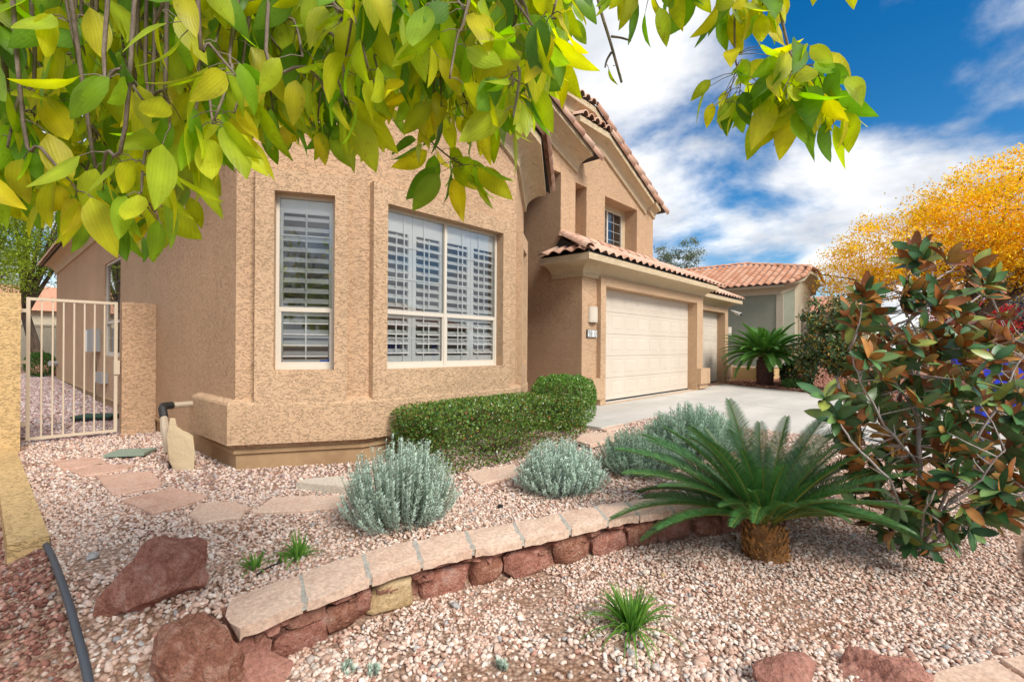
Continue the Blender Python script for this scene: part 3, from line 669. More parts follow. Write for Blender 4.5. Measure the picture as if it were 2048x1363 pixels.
# ---- garage doors: sections with raised panels
def garage_door(u0, u1, v, z1, ncol, nrow):
    b = MB(); b.box((u0-.05, v, -.03), (u1+.05, v+.05, z1+.05)); door = b.build('garage_door', M_DOOR, house)
    h = (z1-.03)/nrow; cw = (u1-u0)/ncol
    for r in range(nrow):
        za = .03 + r*h
        s = MB(); s.box((u0-.05, v-.012, za+.004), (u1+.05, v-.001, za+h-.004)); s.build('section', M_DOOR, door)
        for c_ in range(ncol):
            x0, x1, y0, y1 = u0+c_*cw+.06, u0+(c_+1)*cw-.06, za+.075, za+h-.075; p = MB(); B = .035
            A = [(x0, v-.0125, y0), (x1, v-.0125, y0), (x1, v-.0125, y1), (x0, v-.0125, y1)]
            I = [(x0+.012, v-.004, y0+.012), (x1-.012, v-.004, y0+.012), (x1-.012, v-.004, y1-.012), (x0+.012, v-.004, y1-.012)]
            O = [(x0+B+.02, v-.017, y0+B+.02), (x1-B-.02, v-.017, y0+B+.02), (x1-B-.02, v-.017, y1-B-.02), (x0+B+.02, v-.017, y1-B-.02)]
            E0 = [(x0, v-.0145, y0), (x1, v-.0145, y0), (x1, v-.0145, y1), (x0, v-.0145, y1)]
            p.add(E0 + I + O, [(0,1,5,4),(1,2,6,5),(2,3,7,6),(3,0,4,7),(4,5,9,8),(5,6,10,9),(6,7,11,10),(7,4,8,11),(8,9,10,11)])
            p.build('panel', M_DOOR, door)
    sl = MB(); sl.box((u0-.05, v-.018, .004), (u1+.05, v+.02, .03)); sl.build('rubber_seal', M_BLACK, door)
    return door
garage_door(8.735, 13.6, 5.556, 2.44, 8, 5)
gd2 = garage_door(14.80, 17.50, 6.10, 2.40, 4, 5)
MB().tube([(15.05, 6.08, .95), (15.05, 6.02, .95), (15.17, 6.02, .95)], .012, 6).build('handle', M_GBOX, gd2)

# ---- fixtures on the house
lamp = thing('wall_lamp', 'plain cream half round wall lamp left of the wide garage door', 'lamp', (8.365, 5.37, 1.68), 'cream wall lamps by the garage doors')
def sconce(root, u, v, z):
    s = MB(); k = 8; ring = [(math.sin(-math.pi/2+math.pi*i/k)*.145, -math.cos(-math.pi/2+math.pi*i/k)*.085) for i in range(k+1)]
    vv = [(u+x, v+y, z+zz) for zz in (0, .31) for x, y in ring]
    s.add(vv, [(i, i+1, k+2+i, k+1+i) for i in range(k)]); s.add([(u+x*.93, v+y*.9, z+zz) for zz in (.005, .305) for x, y in ring], [(i, k+1+i, k+2+i, i+1) for i in range(k)])
    s.box((u-.145, v-.004, z), (u+.145, v+.008, z+.31)); s.build('shade', M_DOOR, root, smooth=False)
    for zz in (.03, .28):
        for x in (-.08, -.03, .03, .08):
            b = MB(); y = -.085*math.sqrt(max(0, 1-(x/.145)**2)); b.box((u+x-.006, v+y-.004, z+zz-.006), (u+x+.006, v+y+.004, z+zz+.006)); b.build('rivet', M_GBOX, root)
sconce(lamp, 8.365, 5.37, 1.68)
lamp2 = thing('wall_lamp', 'plain cream wall lamp at the far corner right of the small garage door', 'lamp', (17.97, 5.85, 1.62), 'cream wall lamps by the garage doors'); sconce(lamp2, 18.0, 5.86, 1.62)
num = thing('house_number_sign', 'small white house number plaque reading 9813', 'sign', (8.325, 5.37, 1.45))
MB().box((8.16, 5.340, 1.385), (8.49, 5.374, 1.52)).build('plate', M_WHITEP, num)
MB().box((8.152, 5.345, 1.377), (8.498, 5.3745, 1.528)).build('edge', M_BLACK, num)
SEG = {'9': 'abcdfg', '8': 'abcdefg', '1': 'bc', '3': 'abcdg'}
for i, ch in enumerate('9813'):
    x0, z0, W_, H_ = 8.180 + i*.077, 1.398, .054, .108; t_ = .013; y = 5.337; dg = MB()
    sg = {'a': (x0, z0+H_-t_, W_, t_), 'g': (x0, z0+H_/2-t_/2, W_, t_), 'd': (x0, z0, W_, t_), 'b': (x0+W_-t_, z0+H_/2, t_, H_/2), 'c': (x0+W_-t_, z0, t_, H_/2), 'f': (x0, z0+H_/2, t_, H_/2), 'e': (x0, z0, t_, H_/2)}
    for s_ in SEG[ch]: a, b, w_, h_ = sg[s_]; dg.box((a, y, b), (a+w_, y+.004, b+h_))
    dg.build('digit', M_BLACK, num)
cc = thing('security_camera', 'small white security camera under the right end of the garage eave', 'camera', (18.05, 5.55, 2.45))
MB().tube([(18.02, 5.80, 2.52), (18.02, 5.62, 2.45)], .03, 8).build('bracket', M_WHITEP, cc); cb_ = MB(); cb_.tube([(18.05, 5.66, 2.44), (17.93, 5.44, 2.36)], [.055, .06], 10); cb_.build('body', M_WHITEP, cc)
MB().tube([(17.935, 5.448, 2.363), (17.92, 5.42, 2.353)], .04, 10).build('lens', M_BLACK, cc)
mt = thing('meter_box', 'grey metal utility box on the side wall behind the gate', 'meter', (1.86, 14.8, 1.0))
MB().box((1.76, 14.35, 1.00), (1.914, 15.05, 1.52)).build('cabinet', M_GBOX, mt); MB().box((1.755, 15.06, 1.0), (1.914, 15.45, 1.50)).build('side_cover', M_WHITEP, mt)
MB().tube([(1.85, 14.7, 1.0), (1.87, 14.72, .6), (1.85, 14.6, .45), (1.86, 14.65, -.1)], .022, 6).build('conduit', M_BLACK, mt)
MB().box((1.80, 13.4, .33), (1.914, 14.3, .55)).build('outlet_box', M_GBOX, house, label='grey weatherproof outlet box low on the side wall')
MB().tube([(1.91, 22.9, .50), (1.70, 22.8, .50)], .09, 8).build('dryer_vent', M_GBOX, house)

# ---- gate and yard walls
pw_ = thing('yard_wall', 'yellow stucco yard wall at the left edge beside the gate', 'wall', (-1.5, 9.0, -.2))
MB().box((-6, 8.70, -.55), (.385, 9.42, 1.81)).build('wall', M_YELLOW, pw_)
sw = thing('gate_wall', 'short tan stucco wall joining the gate to the house', 'wall', (1.7, 9.4, -.2))
MB().box((1.488, 9.30, -.5), (1.914, 9.48, 1.815)).build('wall', M_STUCCO, sw)
cw_ = MB(); cw_.box((.145, 4.55, -.62), (.345, 8.69, -.13)); cw_.build('low_wall', M_YELLOW, label='low yellow stucco garden wall running to the gate wall', cat='wall')
gt = thing('gate', 'beige metal bar gate closing the side yard', 'gate', (.95, 9.36, -.15))
gf = MB(); y0, y1 = 9.35, 9.39
for a in (((.465, y0, -.15), (.505, y1, 1.81)), ((1.405, y0, -.15), (1.445, y1, 1.81)), ((.505, y0, 1.77), (1.405, y1, 1.808)), ((.505, y0, -.148), (1.405, y1, -.11))): gf.box(*a)
gf.build('frame', M_METAL, gt)
for i in range(7):
    x = .505 + .9*(i+1)/8; MB().box((x-.009, y0+.01, -.11), (x+.009, y1-.01, 1.77)).build('bar', M_METAL, gt)
MB().box((1.40, 9.33, .72), (1.47, 9.41, .93)).build('latch_box', M_METAL, gt)
for z in (.05, .9, 1.6): MB().box((.386, 9.36, z), (.466, 9.38, z+.05)).build('hinge', M_METAL, gt)

# ------------------------------------------------------------------ rocks
def rock(n_sub, size, seed, rough=.28, cuts=6):
    """faceted boulder: icosphere chopped by random planes, then roughened"""
    import bmesh
    bm = bmesh.new(); bmesh.ops.create_icosphere(bm, subdivisions=n_sub, radius=1); r = np.random.default_rng(seed)
    P = np.array([v.co for v in bm.verts]); Fx = [tuple(v.index for v in f.verts) for f in bm.faces]; bm.free()
    for _ in range(cuts):
        nrm = r.normal(size=3); nrm /= np.linalg.norm(nrm); lim = r.uniform(.50, .80); d = P@nrm; over = np.maximum(0, d-lim); P -= over[:, None]*nrm*.93
    rd = 0
    for k in range(6):
        a = r.normal(size=(3, 4))*2.0*1.8**k; ph = r.uniform(0, 6, 4); w_ = np.sin(P@a + ph); rd = rd + (w_.sum(1)*.5 - np.abs(w_).max(1)*.9)/1.62**k/2
    P *= (1 + rough*.30*rd)[:, None]
    return P*np.array(size), Fx
def boulder(name, loc, size, rotz, seed, m, label, cat='boulder', sub=4, tilt=(0, 0), cuts=7, group=None, rough=.28, smooth=True):
    P, Fx = rock(sub, size, seed, rough, cuts); me = bpy.data.meshes.new(name); me.from_pydata(P.tolist(), [], Fx); me.materials.append(m)
    if smooth: me.polygons.foreach_set('use_smooth', [True]*len(Fx)); me.set_sharp_from_angle(angle=rad(38))
    me.update()
    mtx = Matrix.Translation(loc) @ Matrix.Rotation(rotz, 4, 'Z') @ Matrix.Rotation(tilt[0], 4, 'X') @ Matrix.Rotation(tilt[1], 4, 'Y')
    return link(name, me, None, mtx, label=label, cat=cat, group=group)
HR = math.atan2(RT.y, RT.x)     # across the view
b_ = onG(300, 1205); boulder('boulder', b_ + Vector((FW.x, FW.y, 0))*.10 + UP*.05, (.42, .30, .29), HR+.45, 21, M_RED, 'long dark red boulder lying left of the stone wall', tilt=(.1, -.22), sub=5, cuts=9, rough=.6, smooth=False)
boulder('boulder', (.715, 2.60, -.36), (.275, .22, .32), HR, 8, M_REDD, 'tall brown red boulder at the end of the stone wall', tilt=(.1, .1), sub=5, cuts=9, rough=.6, smooth=False)
b_ = onG(488, 1375); boulder('boulder', b_ - UP*.02, (.24, .18, .17), HR+.3, 33, M_REDP, 'pink red boulder at the bottom edge below the stone wall', sub=5, rough=.6, smooth=False)
b_ = onG(1565, 1362); boulder('boulder', b_ - UP*.02, (.25, .20, .17), HR+.2, 41, M_REDP, 'half buried pink boulder at the bottom edge, left of its pair', sub=5, rough=.6, smooth=False)
b_ = onG(1765, 1362); boulder('boulder', b_ - UP*.02, (.27, .20, .18), HR-.2, 55, M_REDP, 'half buried pink boulder at the bottom edge next to the flagstone edging', sub=5, rough=.6, smooth=False)
for (px, py, s_, sd, mm, lb) in ((183, 1152, .045, 1, M_GREY, 'small grey stone left of the dark red boulder'), (912, 1211, .038, 2, M_GREY, 'single grey cobble in front of the stone wall'), (1292, 1144, .036, 3, M_STEPB, 'larger pale cobble in the gravel left of the cycad'), (1326, 1150, .028, 4, M_BUFF, 'small buff cobble right of the larger pale one'), (1412, 1165, .02, 6, M_GREY, 'tiny grey stone in the gravel left of the cycad trunk'), (1262, 1305, .03, 7, M_GREY, 'grey stone at the foot of the grass tuft'), (1530, 1225, .028, 9, M_STEPB, 'pale stone in the gravel below the cycad')):
    z = -.43 if py > 1100 and px > 500 else -.32
    p = onZ(px, py, z); boulder('cobble', (p.x, p.y, gzf(p.x, p.y)+s_*.35), (s_*1.2, s_*.9, s_*.7), sd, sd+70, mm, lb, 'stone', sub=2, cuts=4)
p = onZ(80, 733, 0.0); boulder('boulder', (2.05, 26.0, .22), (.75, .6, .52), .3, 14, M_REDP, 'red boulder under the tree at the end of the side yard')
boulder('boulder', (18.3, -.55, .05), (.7, .5, .40), .4, 17, M_REDP, 'red boulder beyond the driveway behind the magnolia')

# ---- retaining wall: cap slabs over face stones
rw = thing('retaining_wall', 'low curved garden wall of red rocks under a pink sandstone cap', 'wall', (2.5, 2.4, -.44))
def lerp2(L, t): 
    t = max(0, min(len(L)-1.0001, t)); i = int(t); a = t-i; return Vector((L[i][0]*(1-a)+L[i+1][0]*a, L[i][1]*(1-a)+L[i+1][1]*a))
def arc_pts(L):
    d = [0]
    for a, b in zip(L, L[1:]): d.append(d[-1] + math.dist(a, b))
    return d
DF, DB = arc_pts(WALL_F), arc_pts(WALL_B)
def atF(s, off=0.0):
    x = np.interp(s, DF, [p[0] for p in WALL_F]); y = np.interp(s, DF, [p[1] for p in WALL_F]); xb = np.interp(s*DB[-1]/DF[-1], DB, [p[0] for p in WALL_B]); yb = np.interp(s*DB[-1]/DF[-1], DB, [p[1] for p in WALL_B])
    d = Vector((xb-x, yb-y)).normalized(); return Vector((x, y)) + d*off
CAPZ = -.145
joints = [0.0, .36, .735, 1.07, 1.43, 1.80, 2.20, 2.56, 2.86, 3.20, 3.62, 4.03, DF[-1]]
for k, (a, b) in enumerate(zip(joints, joints[1:])):
    r = np.random.default_rng(100+k); sk0, sk1 = r.uniform(-.05, .05, 2); mb = MB(); nS, nW = 6, 4; top = []; bot = []
    wd = .34 + r.uniform(-.02, .02)
    for i in range(nS+1):
        for j in range(nW+1):
            f_ = i/nS; wj = j/nW; s_ = (a+.010) + (b-a-.020)*f_ + (wj-.5)*(.09)*(1 if True else 0)*1.0
            s_ = min(max(s_, -.02), DF[-1]); off = -.035 + wd*wj + (r.uniform(-.010, .010) if j in (0, nW) else 0)
            q = atF(s_, off); edge = (j in (0, nW)) or (i in (0, nS)); zz = CAPZ + r.uniform(-.003, .003) - (.008 if edge else 0) + r.uniform(-.004, .004)*0
            if k == 0 and i == 0: q += Vector((-.03*math.sin(wj*3.1), 0))
            top.append((q.x, q.y, zz)); q2 = atF(s_, off + (.012*r.uniform(0, 1) if j == 0 else 0)); bot.append((q2.x, q2.y, CAPZ - .058 - r.uniform(0, .010)))
    n_ = (nS+1)*(nW+1); idx = lambda i, j: i*(nW+1)+j; fs = []
    for i in range(nS):
        for j in range(nW): fs += [(idx(i, j), idx(i+1, j), idx(i+1, j+1), idx(i, j+1)), tuple(n_+x for x in (idx(i, j+1), idx(i+1, j+1), idx(i+1, j), idx(i, j)))]
    ring = [idx(i, 0) for i in range(nS)] + [idx(nS, j) for j in range(nW)] + [idx(i, nW) for i in range(nS, 0, -1)] + [idx(0, j) for j in range(nW, 0, -1)]
    for x, y in zip(ring, ring[1:]+ring[:1]): fs.append((x, n_+x, n_+y, y))
    mb.add(top+bot, fs).build('cap_stone', M_CAP, rw)
core = MB(); cs = []
for i in range(41):
    s_ = DF[-1]*i/40; a = atF(s_, .10); b = atF(s_, .30); cs.append((a, b))
for (a, b), (a2, b2) in zip(cs, cs[1:]):
    z0, z1 = -.55, CAPZ-.045
    core.quad((a.x, a.y, z0), (a2.x, a2.y, z0), (a2.x, a2.y, z1), (a.x, a.y, z1)); core.quad((b2.x, b2.y, z0), (b.x, b.y, z0), (b.x, b.y, z1), (b2.x, b2.y, z1)); core.quad((a.x, a.y, z1), (a2.x, a2.y, z1), (b2.x, b2.y, z1), (b.x, b.y, z1))
a, b = cs[0]; core.quad((a.x, a.y, -.55), (b.x, b.y, -.55), (b.x, b.y, CAPZ-.045), (a.x, a.y, CAPZ-.045))
core.build('mortar_core', M_CHINK, rw)
def mort(s_, w_):
    m_ = MB(); a, b = atF(s_-w_-.045, -.026), atF(s_+w_-.045, -.026); c_, d_ = atF(s_+w_+.045, .295), atF(s_-w_+.045, .295)
    m_.add([(a.x, a.y, CAPZ-.05), (b.x, b.y, CAPZ-.05), (c_.x, c_.y, CAPZ-.05), (d_.x, d_.y, CAPZ-.05), (a.x, a.y, CAPZ-.007), (b.x, b.y, CAPZ-.007), (c_.x, c_.y, CAPZ-.007), (d_.x, d_.y, CAPZ-.007)], [(4,5,6,7),(0,1,5,4),(2,3,7,6),(1,2,6,5),(3,0,4,7)]); m_.build('mortar_joint', M_MORTAR, rw)
for s_ in joints[1:-1]: mort(s_, .018)
def face_stone(s0, s1, z0, z1, m, seed, bulge=.06, flat=0):
    P, Fx = rock(3, (1, 1, 1), seed, .45, 12); ext = np.abs(P).max(0); P = P/ext
    sx, sz = (s1-s0)/2, (z1-z0)/2; sm = (s0+s1)/2; V_ = []
    for x, y, z in P:
        # push towards a block shape so that stones fill their place
        fx = math.copysign(abs(x)**.55, x); fz = math.copysign(abs(z)**.58, z); q = atF(min(max(sm + fx*sx, -.03), DF[-1]+.03), .075 + y*.065 if y < 0 else .075 + y*.06); V_.append((q.x, q.y, (z0+z1)/2 + fz*sz))
    me = bpy.data.meshes.new('face_stone'); me.from_pydata(V_, [], Fx); me.materials.append(m); me.polygons.foreach_set('use_smooth', [True]*len(Fx)); me.set_sharp_from_angle(angle=rad(34)); me.update()
    link('face_stone', me, rw)
FS = [(0.0,.17,-.44,-.25,M_REDP),(.0,.10,-.255,-.20,M_CHINK),(.09,.26,-.265,-.20,M_REDP),(.16,.50,-.50,-.315,M_RED),(.25,.47,-.32,-.215,M_CHINK),(.46,.66,-.44,-.265,M_REDD),(.47,.63,-.27,-.20,M_REDP),(.63,.72,-.40,-.20,M_RED),(.71,1.05,-.47,-.235,M_BUFF),(.73,.90,-.235,-.20,M_CHINK),(.92,1.10,-.255,-.20,M_CHINK),(1.06,1.40,-.47,-.25,M_RED),(1.10,1.32,-.25,-.20,M_REDP),(1.40,1.64,-.46,-.225,M_REDD),(1.33,1.42,-.27,-.20,M_CHINK),(1.55,1.66,-.28,-.20,M_REDP),(1.65,2.05,-.47,-.22,M_RED),(1.70,1.84,-.235,-.20,M_CHINK),(2.03,2.14,-.30,-.20,M_RED),(2.06,2.40,-.47,-.215,M_REDD),(2.36,2.52,-.29,-.20,M_CHINK),(2.40,2.78,-.47,-.265,M_RED),(2.55,2.72,-.27,-.20,M_RED),(2.76,3.08,-.47,-.22,M_REDD),(3.05,3.40,-.47,-.21,M_RED),(3.38,3.70,-.47,-.23,M_REDD),(3.68,4.05,-.47,-.21,M_RED),(4.03,4.40,-.47,-.22,M_REDD),(4.38,4.70,-.45,-.21,M_RED)]
for k, (a, b, z0, z1, m) in enumerate(FS): face_stone(a-.004, b+.004, z0, z1, m, 300+k)
rr = random.Random(4)
for k in range(34):
    s_ = rr.uniform(.0, 3.4); face_stone(s_, s_+rr.uniform(.05, .11), *(lambda z: (z, z+rr.uniform(.03, .055)))(rr.uniform(-.33, -.245)), rr.choice([M_CHINK, M_RED, M_REDP]), 500+k)

# ---- stepping stones
def slabstone(name, pts, z, m, label, cat, group=None, th=.05, seed=0, lift=.03):
    r = random.Random(seed); P = [onZ(x, y, z) for x, y in pts]; c_ = sum(P, Vector())/len(P); poly = []
    for a, b in zip(P, P[1:]+P[:1]):
        for k in range(3): q = a.lerp(b, k/3); poly.append(Vector((q.x + r.uniform(-.008, .008), q.y + r.uniform(-.008, .008))))
    mb = MB(); n = len(poly); zt = gzf(c_.x, c_.y) + lift
    zs = [gzf(q.x, q.y) for q in poly]; zt = max(zt, max(zs) + .008)
    rings = [[(q.x, q.y, zt-th) for q in poly], [(q.x, q.y, zt-.008) for q in poly], [(c_.x+(q.x-c_.x)*.965, c_.y+(q.y-c_.y)*.965, zt) for q in poly]]
    mb.add(sum(rings, []), [tuple(range(n-1, -1, -1))] + [(i, (i+1) % n, n+(i+1) % n, n+i) for i in range(n)] + [(n+i, n+(i+1) % n, 2*n+(i+1) % n, 2*n+i) for i in range(n)] + [tuple(range(2*n, 3*n))])
    return mb.build(name, m, label=label, cat=cat, group=group)
G = 'flagstones of the garden path'
SS = [([(102,922),(195,915),(215,928),(125,940)], 'pink flagstone nearest the gate, first of the path'), ([(140,942),(200,928),(268,930),(255,938),(170,952)], 'narrow pink flagstone, second of the path from the gate'),
      ([(192,952),(300,942),(325,965),(318,973),(225,990)], 'wide pink flagstone, third of the path from the gate'), ([(243,1000),(350,975),(412,992),(405,998),(305,1028)], 'large pink flagstone, fourth of the path from the gate'),
      ([(378,1030),(395,1008),(460,1003),(498,1015),(480,1035),(398,1046)], 'rounded tan flagstone, fifth of the path from the gate'), ([(505,1025),(545,995),(690,990),(690,1015),(600,1022)], 'long tan flagstone left of the big silver bush'),
      ([(928,945),(1030,928),(1040,948),(960,970)], 'tan flagstone between the two round silver bushes'), ([(1150,885),(1165,872),(1230,868),(1240,880),(1180,895)], 'tan flagstone right of the hedge, nearer of two'), ([(1185,862),(1200,848),(1240,848),(1250,862),(1215,870)], 'tan flagstone right of the hedge, by the driveway')]
for k, (pts, lb) in enumerate(SS): slabstone('stepping_stone', pts, -.185 if k < 7 else -.10, M_FLAG if k < 4 else M_CAP, lb, 'flagstone', G, seed=k)
slabstone('concrete_block', [(592,965),(612,958),(690,952),(694,965),(692,974)], -.13, M_STEPB, 'pale cast concrete block behind the big silver bush', 'block', th=.14, lift=.085)
slabstone('edging_stone', [(1868,1336),(1990,1312),(2075,1372),(1850,1400)], -.44, M_CAP, 'pale sandstone edging slab in the bottom right corner', 'flagstone', 'sandstone edging slabs', lift=.035, seed=31)
slabstone('edging_stone', [(2000,1310),(2120,1292),(2200,1350),(2085,1368)], -.44, M_CAP, 'second sandstone edging slab at the right edge', 'flagstone', 'sandstone edging slabs', lift=.035, seed=32)

# ---- small garden hardware
p = onZ(262, 905, -.17); vb = thing('valve_box', 'pale green valve box lid lying in the gravel by the gate', 'valve box', (p.x, p.y, -.2))
ang = HR + .25; ax = Vector((math.cos(ang), math.sin(ang), 0)); ay = Vector((-ax.y, ax.x, 0)); zz = gzf(p.x, p.y)
M_LID = mat('lid_green', (.24, .30, .23), .6, .3)
MB().obox(p - ax*.19 - ay*.15 + UP*(zz-.05-p.z), ax*.38, ay*.30, UP*.075).build('body', M_BLACK, vb); MB().obox(p - ax*.21 - ay*.17 + UP*(zz+.026-p.z), ax*.42, ay*.34, UP*.03).build('lid', M_LID, vb)
p = onZ(195, 830, -.10); zz = gzf(p.x, p.y); v2 = thing('valve_box', 'dark green irrigation valve box behind the gate', 'valve box', (p.x, p.y, zz))
MB().obox(p - ax*.28 - ay*.2 + UP*(zz-.05-p.z), ax*.56, ay*.4, UP*.13).build('body', M_BLACK, v2); MB().obox(p - ax*.3 - ay*.22 + UP*(zz+.081-p.z), ax*.6, ay*.44, UP*.03).build('lid', mat('lid_dark_green', (.03, .07, .05), .6, .3), v2)
bf = thing('backflow_preventer', 'wrapped water pipe with a tan canvas cover by the house wall', 'pipe', (1.62, 6.75, -.2))
bz0 = gzf(1.5, 6.3)
MB().tube([(1.915, 7.02, .44), (1.60, 6.98, .44)], .035, 8).build('wrapped_pipe', M_TAPE, bf)
MB().tube([(1.60, 6.98, .44), (1.50, 6.93, .445), (1.475, 6.85, .42), (1.475, 6.78, .33)], .045, 8).build('elbow', M_BLACK, bf)
MB().tube([(1.475, 6.80, .36), (1.47, 6.72, .22), (1.475, 6.62, .08), (1.48, 6.55, -.05)], [.034, .045, .05, .05], 8).build('wrapped_riser', M_TAPE, bf)
bag = MB(); Bx, By = Vector((RT.x, RT.y, 0)), Vector((FW.x, FW.y, 0)); c0_ = onG(357, 938); bD = (c0_ - CAM).dot(FW)
out_ = [(339,836),(349,836),(354,852),(363,860),(378,865),(387,872),(389,905),(388,941),(363,947),(347,941),(337,918),(334,872)]
mid_ = Vector((sum(q[0] for q in out_)/12, sum(q[1] for q in out_)/12))
for lay_, (dd, k_) in enumerate(((-.085, .95), (-.08, .99), (.0, 1.02), (.08, .99), (.085, .95))):
    for i_, (x, y) in enumerate(out_): x2, y2 = mid_.x + (x-mid_.x)*k_ + 1.2*math.sin(i_*2.1+lay_), mid_.y + (y-mid_.y)*(k_*.5+.5) ; bag.v.append(tuple(atD(x2, y2, bD+dd)))
bag.f = [(l*12+i, l*12+(i+1) % 12, (l+1)*12+(i+1) % 12, (l+1)*12+i) for l in range(4) for i in range(12)] + [tuple(range(11, -1, -1)), tuple(range(48, 60))]; bag.mi = [0]*len(bag.f)
bo_ = bag.build('canvas_cover', M_BAG, bf, smooth=True); bo_.data.set_sharp_from_angle(angle=rad(28))
for dx, dy in ((-.07, .0), (.06, -.02), (-.11, .12)): q = c0_ + Bx*dx + By*dy; MB().tube([(q.x, q.y, bz0-.1), (q.x, q.y, bz0+.12)], .033, 8).build('pipe_leg', M_BLACK, bf)
hp = [onZ(72, 1070, -.27), onZ(84, 1105, -.30), onZ(104, 1155, -.33), onZ(122, 1215, -.35), onZ(140, 1270, -.38), onZ(158, 1330, -.41), onZ(170, 1365, -.42), onZ(188, 1440, -.44), onZ(205, 1560, -.46)]
hp = [Vector((q.x, q.y, gzf(q.x, q.y)+.016)) for q in hp]; hose = MB(); fine = []
for a, b in zip(hp, hp[1:]):
    for k in range(4): fine.append(a.lerp(b, k/4))
hose.tube(fine, .019, 8); M_HOSE = mat('grey_black_tube', (.075, .085, .10), .55, .35); hose.build('edging_tube', M_HOSE, smooth=True, label='black plastic edging tube curving along the bottom left gravel', cat='tube')
q = [onZ(x, y, -.2) for x, y in ((515, 1150), (530, 1140), (545, 1132), (556, 1128), (560, 1118))]; MB().tube([(a.x, a.y, gzf(a.x, a.y)+.012) for a in q], .006, 6).build('drip_line', M_BLACK, label='thin black drip line beside the small grass tufts', cat='tube')
p = onZ(1001, 1010, -.18); MB().tube([(p.x, p.y, gzf(p.x, p.y)-.03), (p.x, p.y, gzf(p.x, p.y)+.03)], [.03, .022], 8).build('drip_emitter', M_BLACK, label='small black emitter in the gravel between the round silver bushes', cat='emitter')
# ------------------------------------------------------------------ plants
def frond_mesh(name, L, seed, curve, m, npair=46, wid=.15, vee=.55, lw=.0056, cols=((.035,.11,.03),(.075,.20,.045))):
    """cycad frond: base at the origin, running along +Y and bending down, leaflets in a shallow V"""
    r = np.random.default_rng(seed); n = 24; ts = np.linspace(0, 1, n); ang = curve[0] + (curve[1]-curve[0])*ts**1.3
    y = np.concatenate([[0], np.cumsum(np.cos(ang[:-1])*L/(n-1))]); z = np.concatenate([[0], np.cumsum(np.sin(ang[:-1])*L/(n-1))])
    x = np.cumsum(np.full(n, r.normal(0, .004)))*L; mb = MB(); R_ = np.linspace(.011, .003, n)
    mb.tube(list(zip(x, y, z)), list(R_), 4, cap=False); nv0 = len(mb.v); colsv = [(.22, .25, .05)]*nv0
    for i in range(npair):
        t_ = .16 + .84*i/npair; px, py, pz = np.interp(t_, ts, x), np.interp(t_, ts, y), np.interp(t_, ts, z); a = np.interp(t_, ts, ang)
        f = Vector((0, math.cos(a), math.sin(a))); u_ = Vector((0, -math.sin(a), math.cos(a)))
        ll = wid*(math.sin(math.pi*min(1, (t_*.92+.06)))**.55)*r.uniform(.92, 1.08); fw_ = .45 + .7*t_
        for sd in (-1, 1):
            d = (Vector((sd, 0, 0)) + f*fw_ + u_*(vee*(1-.35*t_) + r.normal(0, .05))).normalized(); b = Vector((px, py, pz)); s_ = f*lw
            m1 = b + d*ll*.55 + u_*.006; tip = b + d*ll - u_*ll*.10
            k = len(mb.v); mb.v += [tuple(b - s_), tuple(b + s_), tuple(m1 + s_*.9), tuple(tip), tuple(m1 - s_*.9)]; mb.f += [(k, k+1, k+2, k+4), (k+4, k+2, k+3)]; mb.mi += [0, 0]
            g = r.uniform(0, 1); c_ = [cols[0][q]*(1-g) + cols[1][q]*g for q in range(3)]; colsv += [c_]*5
    mb.col = np.array(colsv); return mb.mesh(name, m)
